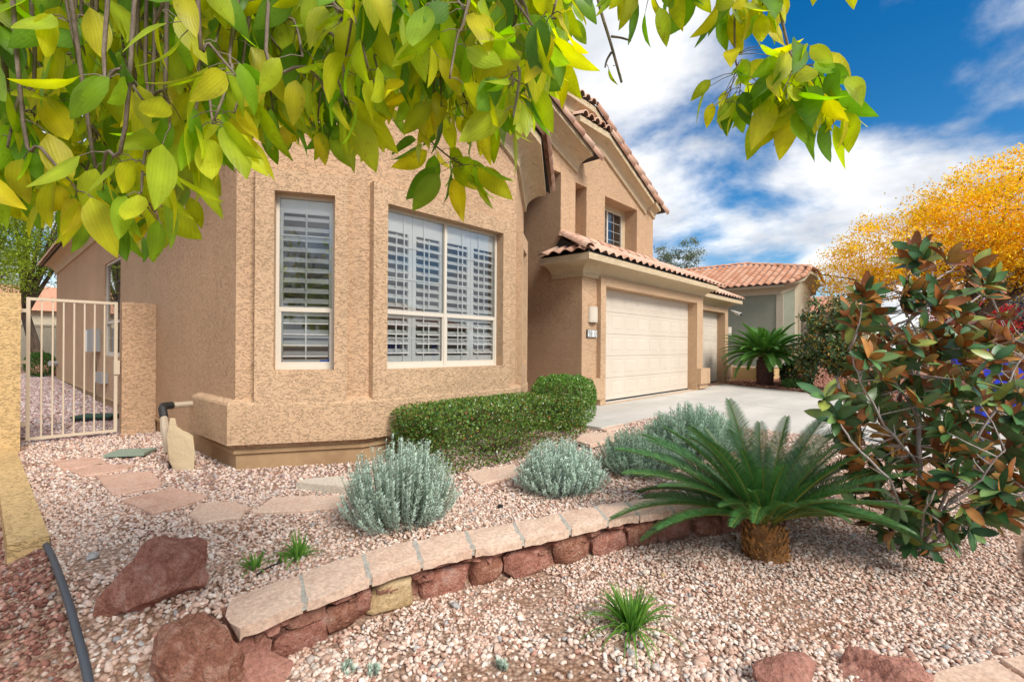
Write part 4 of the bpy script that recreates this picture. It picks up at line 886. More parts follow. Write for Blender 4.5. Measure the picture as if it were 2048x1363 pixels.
def cycad(root, base, trunk_h, trunk_r, nfr, L, seed, trunk_m, scale_m, frm, elevs, near_view=False):
    r = random.Random(seed); tr = MB(); prof = [(0, .8), (.15, 1.0), (.5, 1.03), (.85, .98), (1.0, .7), (1.02, .15)]
    rings = []
    for h, k in prof:
        rings.append([(base.x + math.cos(a*math.pi/8)*trunk_r*k*(1+.05*math.sin(3*a)), base.y + math.sin(a*math.pi/8)*trunk_r*k, base.z - .05 + h*(trunk_h+.05)) for a in range(16)])
    tr.add(sum(rings, []), [(i*16+k, i*16+(k+1) % 16, (i+1)*16+(k+1) % 16, (i+1)*16+k) for i in range(len(rings)-1) for k in range(16)]).build('trunk', trunk_m, root)
    sc = MB(); cols = []
    for i in range(230):
        h = r.uniform(0, 1.02); a = i*2.39996; k = 1.0 if h < .9 else .8; c_ = Vector((base.x + math.cos(a)*trunk_r*k, base.y + math.sin(a)*trunk_r*k, base.z + h*trunk_h)); o = Vector((math.cos(a), math.sin(a), 0)); tng = Vector((-o.y, o.x, 0)); s_ = trunk_r*r.uniform(.16, .26)
        up_ = (UP*r.uniform(.5, 1.1) + o*r.uniform(.35, .9)) if h > .2 else (o + UP*r.uniform(-.6, .3)); n0 = len(sc.v)
        sc.add([c_ - tng*s_*.55 - UP*s_*.4, c_ + tng*s_*.55 - UP*s_*.4, c_ + up_*s_ + tng*s_*.15, c_ + up_*s_ - tng*s_*.15, c_ + o*s_*.45 - UP*s_*.1], [(0, 1, 4), (1, 2, 4), (2, 3, 4), (3, 0, 4), (0, 3, 2, 1)])
    sc.build('leaf_scales', scale_m, root, kind='stuff')
    top = base + UP*trunk_h
    for i in range(nfr):
        a = i*2.39996 + r.uniform(-.2, .2); t_ = i/nfr; el = elevs[0] + (elevs[1]-elevs[0])*t_ + r.uniform(-.08, .08); tw_ = max(0, -(math.cos(a)*FW.x + math.sin(a)*FW.y)); el = max(el, .15 + .6*tw_) if near_view else el
        me = frm[min(len(frm)-1, int(t_*len(frm)))] if r.random() < .7 else r.choice(frm)
        sc_ = r.uniform(.88, 1.08)*(1 if t_ < .85 else .8)*((1 - .3*tw_) if near_view else 1); mtx = Matrix.Translation(top + Vector((math.cos(a), math.sin(a), 0))*trunk_r*.45 + UP*(.03*(1-t_))) @ Matrix.Rotation(a - math.pi/2, 4, 'Z') @ Matrix.Rotation(el, 4, 'X') @ Matrix.Rotation(r.uniform(-.25, .25), 4, 'Y') @ Matrix.Scale(sc_, 4)
        link('frond', me, root, mtx)
M_CYT = stone('cycad_trunk_fibre', (.16, .075, .03), (.30, .15, .06), (.42, .23, .10), 12, .9)
M_CYS = stone('cycad_scale', (.20, .085, .025), (.38, .18, .055), (.50, .27, .10), 14, .4)
M_CYD = stone('dark_cycad_fibre', (.05, .028, .02), (.10, .05, .04), (.15, .08, .06), 12, .9)
fr1 = [frond_mesh('frond', 1.14, s_, (0.0, c_), M_CYCAD, 76, .155, .55) for s_, c_ in ((1, -.95), (2, -.85), (3, -.75), (4, -.65), (5, -.55), (6, -.45))]
cb0 = onG(1530, 1112)
cy = thing('cycad', 'large sago palm with spreading dark green fronds in front of the stone wall', 'sago palm', cb0)
cycad(cy, cb0, .26, .15, 62, 1, 7, M_CYT, M_CYS, fr1, (.14, 1.25), True)
fr2 = [frond_mesh('frond', 1.30, s_, (0.0, c_), M_CYCAD, 44, .19, lw=.014, cols=((.06,.17,.03),(.12,.28,.05))) for s_, c_ in ((11, -1.3), (12, -1.0), (13, -.8), (14, -.6))]
cb1 = Vector((16.78, 4.35, gzf(16.78, 4.35)))
cy2 = thing('cycad', 'round sago palm on a dark stubby trunk beside the far garage corner', 'sago palm', cb1)
cycad(cy2, cb1, .90, .24, 110, 1, 9, M_CYD, M_CYD, fr2, (.02, 1.35))

M_SSTEM = bark('silver_stem', (.20, .24, .18), (.34, .38, .30), 60)
def silver_bush(name, label, c_, rx_, ry_, h, nst, seed, group, dome=.5, leafL=.021, cols=((.48,.60,.52),(.60,.70,.63),(.38,.51,.42),(.50,.61,.48))):
    root = thing(name, label, 'lavender bush', c_, group); r = np.random.default_rng(seed); stems = MB(); PS, DS, NS, CS = [], [], [], []
    for i in range(nst):
        a = r.uniform(0, 6.283); q = math.sqrt(r.uniform(0, 1)); bx, by = math.cos(a)*q*rx_*.55, math.sin(a)*q*ry_*.55
        tx, ty = math.cos(a)*q*rx_*r.uniform(.86, 1.05), math.sin(a)*q*ry_*r.uniform(.86, 1.05); tz = h*(math.sqrt(max(.0, 1-(q*.98)**2))*(1-dome*.2) + .10)*r.uniform(.72, 1.16)
        b = np.array([bx, by, -.01]); m_ = np.array([bx*.5+tx*.62, by*.5+ty*.62, tz*.45]); t_ = np.array([tx, ty, tz]); L_ = np.linalg.norm(t_-b)
        ts = np.linspace(0, 1, 7)[:, None]; path = (1-ts)**2*b + 2*ts*(1-ts)*m_ + ts**2*t_; gp = path + np.array(c_); gp[:, 2] = gp[:, 2]
        stems.tube([tuple(p) for p in gp], [.0026]*6 + [.0012], 3, cap=False)
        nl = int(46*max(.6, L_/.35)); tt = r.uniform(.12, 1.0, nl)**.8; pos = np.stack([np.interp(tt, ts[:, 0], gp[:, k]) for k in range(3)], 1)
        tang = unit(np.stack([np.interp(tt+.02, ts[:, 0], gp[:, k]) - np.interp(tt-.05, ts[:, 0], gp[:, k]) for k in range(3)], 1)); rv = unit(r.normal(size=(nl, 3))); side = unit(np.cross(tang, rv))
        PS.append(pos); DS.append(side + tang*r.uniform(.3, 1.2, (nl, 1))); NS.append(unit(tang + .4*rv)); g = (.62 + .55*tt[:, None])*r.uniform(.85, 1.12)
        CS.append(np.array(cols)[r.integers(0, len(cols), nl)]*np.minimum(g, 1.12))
    stems.build('stems', M_SSTEM, root, kind='stuff')
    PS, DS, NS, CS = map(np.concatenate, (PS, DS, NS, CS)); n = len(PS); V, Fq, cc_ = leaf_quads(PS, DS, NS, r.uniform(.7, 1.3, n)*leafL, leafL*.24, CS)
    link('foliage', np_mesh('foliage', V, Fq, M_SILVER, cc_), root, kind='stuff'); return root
GS = 'silvery lavender bushes behind the stone wall'
p = onG(800, 1042); silver_bush('silver_bush', 'large silvery lavender bush with upright spiky stems, left of the other', Vector((p.x, p.y, gzf(p.x, p.y))), .50, .46, .60, 480, 1, GS, leafL=.027)
p = onG(1122, 978); silver_bush('silver_bush', 'compact round silvery lavender bush right of the hedge end', Vector((p.x, p.y, gzf(p.x, p.y))), .50, .45, .44, 560, 2, GS, leafL=.031)
p = onG(1275, 940); silver_bush('silver_bush', 'green silver lavender bush left of the sago palm fronds', Vector((p.x, p.y, gzf(p.x, p.y))), .52, .50, .42, 420, 3, GS, leafL=.028, cols=((.30,.44,.32),(.40,.52,.41),(.24,.37,.25)))
p = onG(1385, 900); silver_bush('silver_bush', 'loose silver lavender bush at the driveway edge behind the sago palm', Vector((p.x, p.y, gzf(p.x, p.y))), .78, .60, .52, 620, 4, GS, leafL=.034, cols=((.30,.44,.32),(.40,.52,.41),(.24,.37,.25)))
for k, (px, py, lb) in enumerate(((694, 1352, 'tiny silver seedling at the bottom edge, left of two'), (746, 1356, 'tiny silver seedling at the bottom edge, right of two'), (1002, 1345, 'tiny silver seedling alone at the bottom centre'))):
    p = onZ(px, py, -.46); silver_bush('seedling', lb, Vector((p.x, p.y, gzf(p.x, p.y))), .035, .035, .055, 10, 20+k, 'silver seedlings at the bottom edge', leafL=.02)

def leafy_box(name, label, cat, lo, hi, rot, n, L, seed, palette, weights, m, round_=4.0, twig=True, group=None, bulge=.06, core=(.012, .02, .008), jit=.07):
    """clipped shrub: leaves in a shell over a rounded box of dark twigs"""
    c_ = (Vector(lo)+Vector(hi))/2; h = (Vector(hi)-Vector(lo))/2; r = np.random.default_rng(seed); root = thing(name, label, cat, (c_.x, c_.y, lo[2]), group)
    d = unit(r.normal(size=(n, 3))); d[:, 2] = np.abs(d[:, 2])*np.where(r.uniform(size=n) < .35, -1, 1)
    def surf(d): k = (np.abs(d)**round_).sum(1)**(-1/round_); return d*k[:, None]
    dep = 1 - np.abs(r.normal(0, jit, n)); S = surf(d); S = S*(1 + bulge*np.sin(S[:, :1]*9+seed)*np.sin(S[:, 1:2]*11+1)*np.cos(S[:, 2:]*7))
    P = S*dep[:, None]*np.array(h); ca_, sa_ = math.cos(rot), math.sin(rot); W = P.copy(); W[:, 0] = P[:, 0]*ca_ - P[:, 1]*sa_; W[:, 1] = P[:, 0]*sa_ + P[:, 1]*ca_; W += np.array(c_)
    od = d.copy(); od[:, 0] = d[:, 0]*ca_ - d[:, 1]*sa_; od[:, 1] = d[:, 0]*sa_ + d[:, 1]*ca_
    dirs = unit(od*.7 + r.normal(size=(n, 3))*.8 + np.array([0, 0, .35])); nrm = unit(od + r.normal(size=(n, 3))*.6)
    V, Fq, cc_ = leaf_quads(W, dirs, nrm, r.uniform(.7, 1.25, n)*L, r.uniform(.5, .7, n)*L, pick_cols(n, palette, weights, .18), .12); link('foliage', np_mesh('foliage', V, Fq, m, cc_), root, kind='stuff')
    tw = MB()
    for k in range(70 if twig else 0):
        a = r.uniform(0, 6.283); q = r.uniform(.1, .8); b = c_ + Vector((math.cos(a)*h.x*.3*q, math.sin(a)*h.y*.3*q, -h.z)); e = surf(unit(r.normal(size=(1, 3))))[0]*.9*np.array(h); e2 = Vector((e[0]*ca_-e[1]*sa_, e[0]*sa_+e[1]*ca_, abs(e[2])*.9)) + c_; mid = (b+e2)/2 + Vector(r.normal(0, .04, 3)); tw.tube([b - UP*.03, mid, e2], [.008, .005, .002], 4, cap=False)
    if twig: tw.build('twigs', M_STEM, root, kind='stuff')
    return root
HEDGE = [(.085,.18,.025),(.13,.24,.035),(.05,.115,.02),(.20,.29,.045),(.22,.16,.03),(.30,.13,.04)]
q0, q1, q2 = onZ(757, 900, -.17), onZ(915, 936, -.17), onZ(1188, 862, -.12)
# clipped hedge in front of the bay, its long side facing the path
leafy_box('hedge', 'clipped boxy green hedge under the wide bay window', 'hedge', (3.32, 3.86, -.22), (6.0, 5.04, .47), 0, 30000, .034, 5, HEDGE, [30, 26, 22, 12, 6, 3], M_GLOSS, 11.0, bulge=.03)
leafy_box('shrub', 'rounded bright green shrub at the right end of the hedge', 'shrub', (5.78, 4.10, -.10), (6.78, 5.0, .72), .2, 13000, .032, 6, [(.10,.23,.025),(.14,.29,.035),(.06,.15,.018),(.18,.30,.05)], [30, 24, 20, 10], M_GLOSS, 3.4)
def tuft(name, label, base, n, L, seed, group=None, w=.007, col=((.14,.30,.05),(.20,.38,.07),(.10,.24,.04)), droop=1.0):
    root = thing(name, label, 'grass tuft', base, group); r = np.random.default_rng(seed); mb = MB(); cols = []
    for i in range(n):
        a = r.uniform(0, 6.283); ln = L*r.uniform(.55, 1.15); lean = r.uniform(.15, 1.25); o = Vector((math.cos(a), math.sin(a), 0)); s_ = Vector((-o.y, o.x, 0)); p0 = base + o*r.uniform(0, .03) - UP*.01; k = len(mb.v); ns = 6; c_ = col[r.integers(0, len(col))]
        for j in range(ns+1):
            t_ = j/ns; q = p0 + o*(ln*lean*(t_*.75+.1*t_*t_)) + UP*(ln*(t_*(1.05-.25*lean) - droop*.62*lean*t_**2.3)); ww = w*(1-t_**2.2)*r.uniform(.95, 1.05) + .0004
            mb.v += [tuple(q + s_*ww), tuple(q - s_*ww)]; cols += [c_, c_]
            if j: mb.f.append((k+2*j-2, k+2*j-1, k+2*j+1, k+2*j)); mb.mi.append(0)
    mb.col = np.array(cols); mb.build('blades', M_GRASS, root, kind='stuff'); return root
for (px, py, z, n, L, sd, lb) in ((1262, 1262, -.46, 170, .34, 1, 'bushy bright green grass tuft in the front gravel'), (508, 1138, -.25, 26, .17, 2, 'small thin grass tuft behind the wall, left of its pair'), (598, 1116, -.22, 46, .22, 3, 'grass tuft behind the wall, right and fuller of the pair'), (566, 1122, -.22, 12, .12, 4, 'tiny grass sprout between the two tufts behind the wall')):
    p = onG(px, py); tuft('grass_tuft', lb, Vector((p.x, p.y, gzf(p.x, p.y))), n, L, sd, 'green grass tufts')

# ---- leaves as meshes: thin curved blade, two faced where the underside differs
def blade(name, L, W, seed, top, under=None, m=M_LEAF, bend=.25, fold=.22, shape=(.78, .85)):
    r = np.random.default_rng(seed); nl, V_, cols = 7, [], []; mb = MB(); bend *= r.uniform(.4, 1.7)*(1 if r.random() < .75 else -1); twist = r.normal(0, .25)
    def layer(dz, c_, flip):
        k = len(mb.v)
        for i in range(nl+1):
            t_ = i/nl; hw = W*.5*(math.sin(math.pi*t_**shape[0])**shape[1])*(1-.12*t_) if 0 < t_ < 1 else (.0012 if t_ == 0 else .0004); a = bend*t_; y = L*math.sin(a)/bend*1.0 if abs(bend) > 1e-3 else L*t_; z = -L*(1-math.cos(a))/bend if abs(bend) > 1e-3 else 0
            tw = twist*t_
            for sx in (-1, 0, 1):
                x = sx*hw*math.cos(tw); zz = z + abs(sx)*hw*fold + sx*hw*math.sin(tw) + r.normal(0, .0006)*abs(sx) + dz; mb.v.append((x, y, zz)); cols.append(np.array(c_)*(1.25 if sx == 0 else 1.0)*(1+.1*math.sin(9*t_+seed)))
        for i in range(nl):
            for j in range(2):
                q = (k+i*3+j, k+i*3+j+1, k+(i+1)*3+j+1, k+(i+1)*3+j); mb.f.append(q[::-1] if flip else q); mb.mi.append(0)
    layer(0, top, False)
    if under is not None: layer(-.0015, under, True)
    mb.col = np.clip(np.array(cols), 0, 1); me = mb.mesh(name, m, True); me['verts'] = 0; return me
def place_leaves(root, prim, items, nobj, key, m, name='leaf'):
    """items = (mesh index, 4x4 matrix); the nobj most prominent become objects, the rest one mesh"""
    items = sorted(items, key=key); cache = []
    for me in prim:
        nv = len(me.vertices); co = np.empty(nv*3, np.float32); me.vertices.foreach_get('co', co); fa = np.array([p.vertices[:] for p in me.polygons]); cl = np.empty(nv*4, np.float32); me.color_attributes['Col'].data.foreach_get('color', cl); cache.append((co.reshape(-1, 3), fa, cl.reshape(-1, 4)[:, :3]))
    for k, mtx in items[:nobj]: link(name, prim[k], root, mtx)
    Vs, Fs, Cs, off = [], [], [], 0
    for k, mtx in items[nobj:]:
        co, fa, cl = cache[k]; A = np.array(mtx); Vs.append(co@A[:3, :3].T + A[:3, 3]); Fs.append(fa+off); Cs.append(cl*RN.uniform(.8, 1.15)); off += len(co)
    if Vs: link('leaves', np_mesh('leaves', np.concatenate(Vs), np.concatenate(Fs), m, np.clip(np.concatenate(Cs), 0, 1), True), root, kind='stuff')
def leaf_matrix(p, d, roll, s_=1.0, up=None):
    d = d.normalized(); a = (up or UP); x = d.cross(a); x = x.normalized() if x.length > 1e-4 else Vector((1, 0, 0)); z = x.cross(d)
    return frame(p, x, d, z) @ Matrix.Rotation(roll, 4, 'Y') @ Matrix.Scale(s_, 4)

# ---- magnolia on the right
mb0 = onG(1838, 1092); mg = thing('magnolia', 'young magnolia with rusty brown and dark green leaves at the right edge', 'tree', mb0)
MTOP = [(.055,.14,.045),(.085,.19,.055),(.035,.09,.035),(.15,.25,.075),(.26,.30,.06)]; MUND = [(.36,.14,.03),(.29,.10,.025),(.44,.20,.05),(.23,.075,.025),(.40,.22,.06)]
mprim = [blade('leaf', .135, .056, 40+i, MTOP[i % 5], MUND[(i*3) % 5], M_MAGN, .3, .18, (.92, .62)) for i in range(10)] + [blade('leaf', .125, .052, 60+i, MUND[i % 5], MUND[(i+1) % 5], M_MAGN, .3, .25, (.92, .62)) for i in range(4)] + [blade('leaf', .14, .058, 66+i, MTOP[i % 5], (.10,.16,.055), M_MAGN, .35, .2, (.92, .62)) for i in range(6)]
r = random.Random(23); wood = MB(); mitems = []; SKEL = []
def limb(pts, r0, r1):
    P = [q if isinstance(q, Vector) else atD(*q) for q in pts]; fine = []
    for i, (a, b) in enumerate(zip(P, P[1:])):
        for k in range(4): q = a.lerp(b, k/4); fine.append(q + Vector((r.uniform(-1, 1), r.uniform(-1, 1), r.uniform(-1, 1)))*.008)
    fine.append(P[-1]); wood.tube(fine, [r0 + (r1-r0)*i/(len(fine)-1) for i in range(len(fine))], 6); SKEL.extend(fine)
base = mb0 - UP*.05
for pts, a, b in (([base, (1838, 930, 3.75), (1833, 780, 3.75), (1840, 680, 3.75), (1855, 600, 3.75), (1870, 520, 3.75)], .022, .006), ([(1833, 780, 3.75), (1810, 690, 3.65), (1770, 640, 3.55), (1730, 590, 3.50)], .011, .005), ([(1840, 680, 3.75), (1900, 640, 3.85), (1960, 590, 3.95), (1990, 570, 3.95)], .012, .005),
        ([(1833, 830, 3.75), (1790, 760, 3.55), (1775, 690, 3.45)], .009, .004), ([(1838, 930, 3.75), (1770, 850, 3.35), (1720, 760, 3.25), (1700, 700, 3.25)], .010, .004), ([base, (1920, 920, 3.55), (1990, 820, 3.45), (2030, 740, 3.45), (2060, 690, 3.45)], .014, .005), ([base, (1780, 960, 3.35), (1700, 880, 3.15), (1670, 830, 3.15)], .012, .004),
        ([base, (1900, 1000, 3.35), (1960, 960, 3.15), (2010, 900, 3.05)], .012, .004), ([base, (1850, 1020, 3.35), (1870, 980, 3.05)], .010, .004), ([(1855, 600, 3.75), (1835, 545, 3.75), (1828, 505, 3.75)], .007, .003), ([(1870, 560, 3.75), (1905, 540, 3.85), (1925, 520, 3.85)], .006, .003), ([(1840, 680, 3.75), (1800, 600, 3.85), (1790, 560, 3.85)], .008, .003), ([base, (1960, 1010, 3.45), (2030, 1000, 3.25), (2080, 960, 3.15)], .012, .004)): limb(pts, a, b)
def rosette(px, py, D, nl, out, rusty, green):
    c_ = atD(px, py, D); near_ = min(SKEL, key=lambda q: (q-c_).length); ax_ = (c_-near_); ax_ = (ax_.normalized() if ax_.length > .02 else Vector((0, 0, 1))) + UP*.45; ax_.normalize()
    if (c_-near_).length > .03: wood.tube([near_, near_.lerp(c_, .55) + Vector((r.uniform(-.02, .02), r.uniform(-.02, .02), .0)), c_], [.005, .004, .003], 5)
    a0 = ax_.cross(Vector((.3, .9, .2))).normalized(); b0 = ax_.cross(a0)
    for i in range(nl):
        a = i*2.4 + r.uniform(-.2, .2); op = r.uniform(.55, 1.5) if i > 1 else .35; d = (a0*math.cos(a) + b0*math.sin(a))*op + ax_*r.uniform(.25, .8); d.normalize()
        k = (r.randrange(10) if r.random() > green else 14 + r.randrange(6)) if r.random() > rusty else 10 + r.randrange(4); mitems.append((k, leaf_matrix(c_ - ax_*.03*(i/nl), d, r.uniform(-.5, .5), r.uniform(.85, 1.28), ax_)))
mpoly = [(1815,480),(1850,505),(1925,520),(1985,560),(2000,590),(1965,620),(2060,640),(2075,900),(2060,1040),(1960,1050),(1895,1080),(1860,1090),(1780,1060),(1730,980),(1665,900),(1655,840),(1690,760),(1700,690),(1690,600),(1740,575),(1790,575),(1800,540)]
mpx, mpy = np.array([q[0] for q in mpoly]), np.array([q[1] for q in mpoly]); pts = []
while len(pts) < 175:
    x, y = r.uniform(1650, 2080), r.uniform(480, 1090)
    if not inside(np.array([x]), np.array([y]), mpoly)[0] or (y < 650 and r.random() < .35) or (x > 1890 and 640 < y < 800 and r.random() < .55) or (x < 1760 and 930 < y and r.random() < .5): continue
    if any(abs(x-a) + abs(y-b) < 20 for a, b, _ in pts): continue
    pts.append((x, y, r.uniform(3.15, 4.1) if (x > 1850 or y < 820) else r.uniform(3.55, 4.1)))
for x, y, D in pts + [(x_, y_, D_ + (.85 if x_ < 1870 else .45)) for x_, y_, D_ in ((1705,1000,2.9),(1740,1040,2.9),(1780,1065,2.9),(1820,1085,2.95),(1860,1095,2.95),(1900,1075,2.95),(1940,1060,2.9),(1730,980,3.0),(1770,1000,3.0),(1810,1030,3.0),(1850,1050,2.9),(1890,1030,2.9),(1800,960,2.9),(1840,990,2.85),(1880,975,2.8),(1930,1010,2.8),(1970,1030,2.8),(1760,940,2.9),(1720,930,2.9),(1910,950,2.75),(1950,900,2.75),(2000,980,2.75))] + [(1650,795,2.9),(1672,835,2.9),(1830,500,3.5),(1990,565,3.7),(1730,582,3.25)]: rosette(x, y, D, r.randint(7, 11), 1, .38 if y < 760 else .10, .25 if y < 760 else .62)
wood.build('branches', M_PALE, mg, smooth=True)
place_leaves(mg, mprim, mitems, 300, lambda it: (it[1].translation - CAM).dot(FW), M_MAGN)
pr = project(mb0)

# ---- overhanging tree: trunk out of view to the left, limbs reaching over the camera
tb = Vector((-1.75, .55, gzf(-1.75, .55))); ot = thing('overhanging_tree', 'tree with yellow green drooping leaves hanging over the top of the picture', 'tree', tb)
r = random.Random(77); twood = MB(); oitems = []
OC = [(.33,.40,.025),(.42,.43,.022),(.22,.36,.03),(.46,.47,.025),(.15,.28,.025),(.36,.46,.04),(.52,.47,.025),(.25,.38,.04),(.09,.19,.02),(.42,.48,.035),(.12,.24,.025),(.30,.38,.03),(.38,.40,.025),(.48,.45,.03)]
oprim = [blade('leaf', .100, .047, 80+i, OC[i % 14], None, M_LEAF, .5, .20) for i in range(14)]
trunk = [tb - UP*.1, tb + Vector((.03, .02, .9)), tb + Vector((.10, .10, 1.9)), tb + Vector((.35, .35, 2.75))]; twood.tube(trunk, [.13, .11, .10, .08], 10)
def bez(a, b, c_, n): return [(a*(1-t)**2 + b*2*t*(1-t) + c_*t*t) for t in [i/n for i in range(n+1)]]
fork = trunk[-1]; LIMBS = []
def big_limb(via, end, r0, r1):
    pts_ = bez(fork, via, end, 14); twood.tube(pts_, [r0 + (r1-r0)*i/14 for i in range(15)], 7); LIMBS.extend(pts_[3:])
big_limb(atD(60, -420, 1.2), atD(300, -120, 1.9), .05, .014); big_limb(atD(250, -700, 1.2), atD(760, -150, 1.7), .05, .012); big_limb(atD(500, -800, 1.0), atD(1150, -170, 1.35), .045, .010); big_limb(atD(650, -900, .9), atD(1600, -180, 1.05), .045, .008); big_limb(atD(-420, -300, 1.2), atD(-60, 20, 1.6), .045, .012)
def twig(pts_, r0=.0045, r1=.0018, root=True):
    P = [atD(*q) for q in pts_]
    if root: near_ = min(LIMBS, key=lambda q: (q-P[0]).length); P = [near_, near_.lerp(P[0], .5) + UP*.03] + P
    fine = []
    for i in range(len(P)-1):
        p0, p1, p2, p3 = P[max(0, i-1)], P[i], P[i+1], P[min(len(P)-1, i+2)]
        for k in range(4):
            t_ = k/4; fine.append(.5*((2*p1) + (p2-p0)*t_ + (2*p0-5*p1+4*p2-p3)*t_*t_ + (3*p1-p0-3*p2+p3)*t_**3))
    fine.append(P[-1]); n = len(fine); twood.tube(fine, [r0 + (r1-r0)*i/(n-1) for i in range(n)], 5); return fine
def hang(p, s_=1.0, spread=.55, pet=.03):
    d = Vector((r.gauss(0, spread), r.gauss(0, spread), -1)).normalized(); e = p + (Vector((d.x*1.5, d.y*1.5, -.15)).normalized())*pet*r.uniform(.5, 1.3) - UP*.004
    twood.tube([p, p.lerp(e, .5) + UP*.004, e], [.0011, .0009, .0007], 3, cap=False); oitems.append((r.randrange(14), leaf_matrix(e, d, r.uniform(-1.6, 1.6), s_*r.uniform(.72, 1.18), Vector((r.uniform(-1, 1), r.uniform(-1, 1), .2)))))
# lower outline of the hanging foliage, x -> y
OX = [-80, 0, 60, 110, 170, 240, 320, 360, 400, 450, 530, 600, 650, 700, 745, 800, 850, 900, 950, 1000, 1040, 1075, 1110, 1150]
OY = [440, 430, 350, 400, 500, 520, 490, 440, 340, 320, 290, 280, 330, 330, 290, 310, 250, 300, 250, 320, 310, 225, 140, 70]
def low(x): return float(np.interp(x, OX, OY))
cl = []
for i in range(560):
    x = r.uniform(-70, 1130); y = low(x)*r.uniform(-.12, 1.0) - 20; D = r.choice([r.uniform(.72, 1.1), r.uniform(1.0, 1.7), r.uniform(1.4, 2.3)])
    if y > low(x) - 55/D: y = low(x) - 55/D - r.uniform(0, 50)
    cl.append((x, y, D))
for x, y, D in cl:
    tip = (x, y, D); dx = r.uniform(-110, 40); st_ = (x+dx*1.4, y - r.uniform(90, 200), D + r.uniform(-.12, .2)); mid = ((x+st_[0])/2 + r.uniform(-20, 20), (y+st_[1])/2 - 15, (D+st_[2])/2)
    f_ = twig([st_, mid, tip]); nl = r.randint(6, 10); m_ = len(f_)
    for k in range(nl): hang(f_[max(0, m_-1-int(r.random()**1.4*9))], .86)
# the separate sprays against the sky and the wall
f_ = twig([(1570, -60, 1.0), (1560, 10, 1.0), (1576, 92, 1.0), (1590, 122, 1.0), (1612, 140, 1.0)]);
for k in range(26): hang(f_[-1-int(r.random()*9)], .95, .75, .05)
for tp in ((1655, 215), (1560, 195), (1605, 235), (1680, 190), (1625, 190), (1575, 150)):
    g_ = twig([(1600, 132, 1.0), ((1600+tp[0])/2+8, (132+tp[1])/2-25, .99), (*tp, .98)], .0014, .0010, False)
    for k in range(6): hang(g_[-1-int(r.random()*4)], 1.0, .45, .03)
f_ = twig([(1475, -60, 1.02), (1470, 20, 1.02), (1470, 110, 1.02), (1478, 145, 1.02)], .003)
for k in range(13): hang(f_[-1-int(r.random()*5)], .72, .8, .06)
for tp in ((1450, 205), (1500, 210), (1535, 200), (1478, 190)):
    g_ = twig([(1478, 145, 1.02), ((1478+tp[0])/2+4, 160, 1.02), (*tp, 1.02)], .0013, .0010, False)
    for k in range(4): hang(g_[-1-int(r.random()*4)], .70, .45, .03)
f_ = twig([(1188, -80, 1.1), (1196, 0, 1.1), (1222, 90, 1.1), (1243, 165, 1.1)], .0055, .003); twig([(1222, 73, 1.1), (1243, 76, 1.1), (1262, 82, 1.1)], .0028, .002, False); twig([(1223, 105, 1.1), (1214, 120, 1.1), (1210, 135, 1.1)], .003, .002, False)
hang(atD(1212, 130, 1.1), .38, .3, .01); hang(atD(1226, 132, 1.1), .25, .6, .01)
for px, py, n_ in ((1262, -25, 5), (1300, -10, 7), (1345, -45, 8), (1368, -30, 5), (1425, -20, 9), (1450, 10, 6), (1490, 0, 9), (1525, 10, 7), (1555, 0, 4), (1680, -65, 3), (1700, -60, 2)):
    f_ = twig([(px-40, py-110, 1.05), (px-10, py-50, 1.03), (px, py, 1.0)], .003)
    for k in range(n_): hang(f_[-1-int(r.random()*4)], .85, .45)
f_ = twig([(770, 60, 1.8), (800, 205, 1.75), (850, 270, 1.5), (893, 310, 1.25), (925, 330, 1.15)], .005)
for k in range(24): hang(f_[-1-int(r.random()**1.2*8)], 1.0, .7, .05)
for (a, b, c_) in (((-40, 40, 1.0), (60, 125, 1.1), (165, 205, 1.2)), ((230, -60, 1.0), (265, 10, 1.05), (300, 88, 1.1)), ((150, -20, 1.4), (170, 80, 1.5), (250, 180, 1.6)), ((520, -60, 1.3), (560, 60, 1.4), (620, 215, 1.5)), ((700, 60, 1.5), (740, 120, 1.6), (800, 215, 1.6))): twig([a, b, c_], .009 if a[0] < 300 and a[2] < 1.2 else .005, .004)
twood.build('branches', M_TWIG, ot, smooth=True)
place_leaves(ot, oprim, oitems, 300, lambda it: (it[1].translation - CAM).dot(FW), M_LEAF)

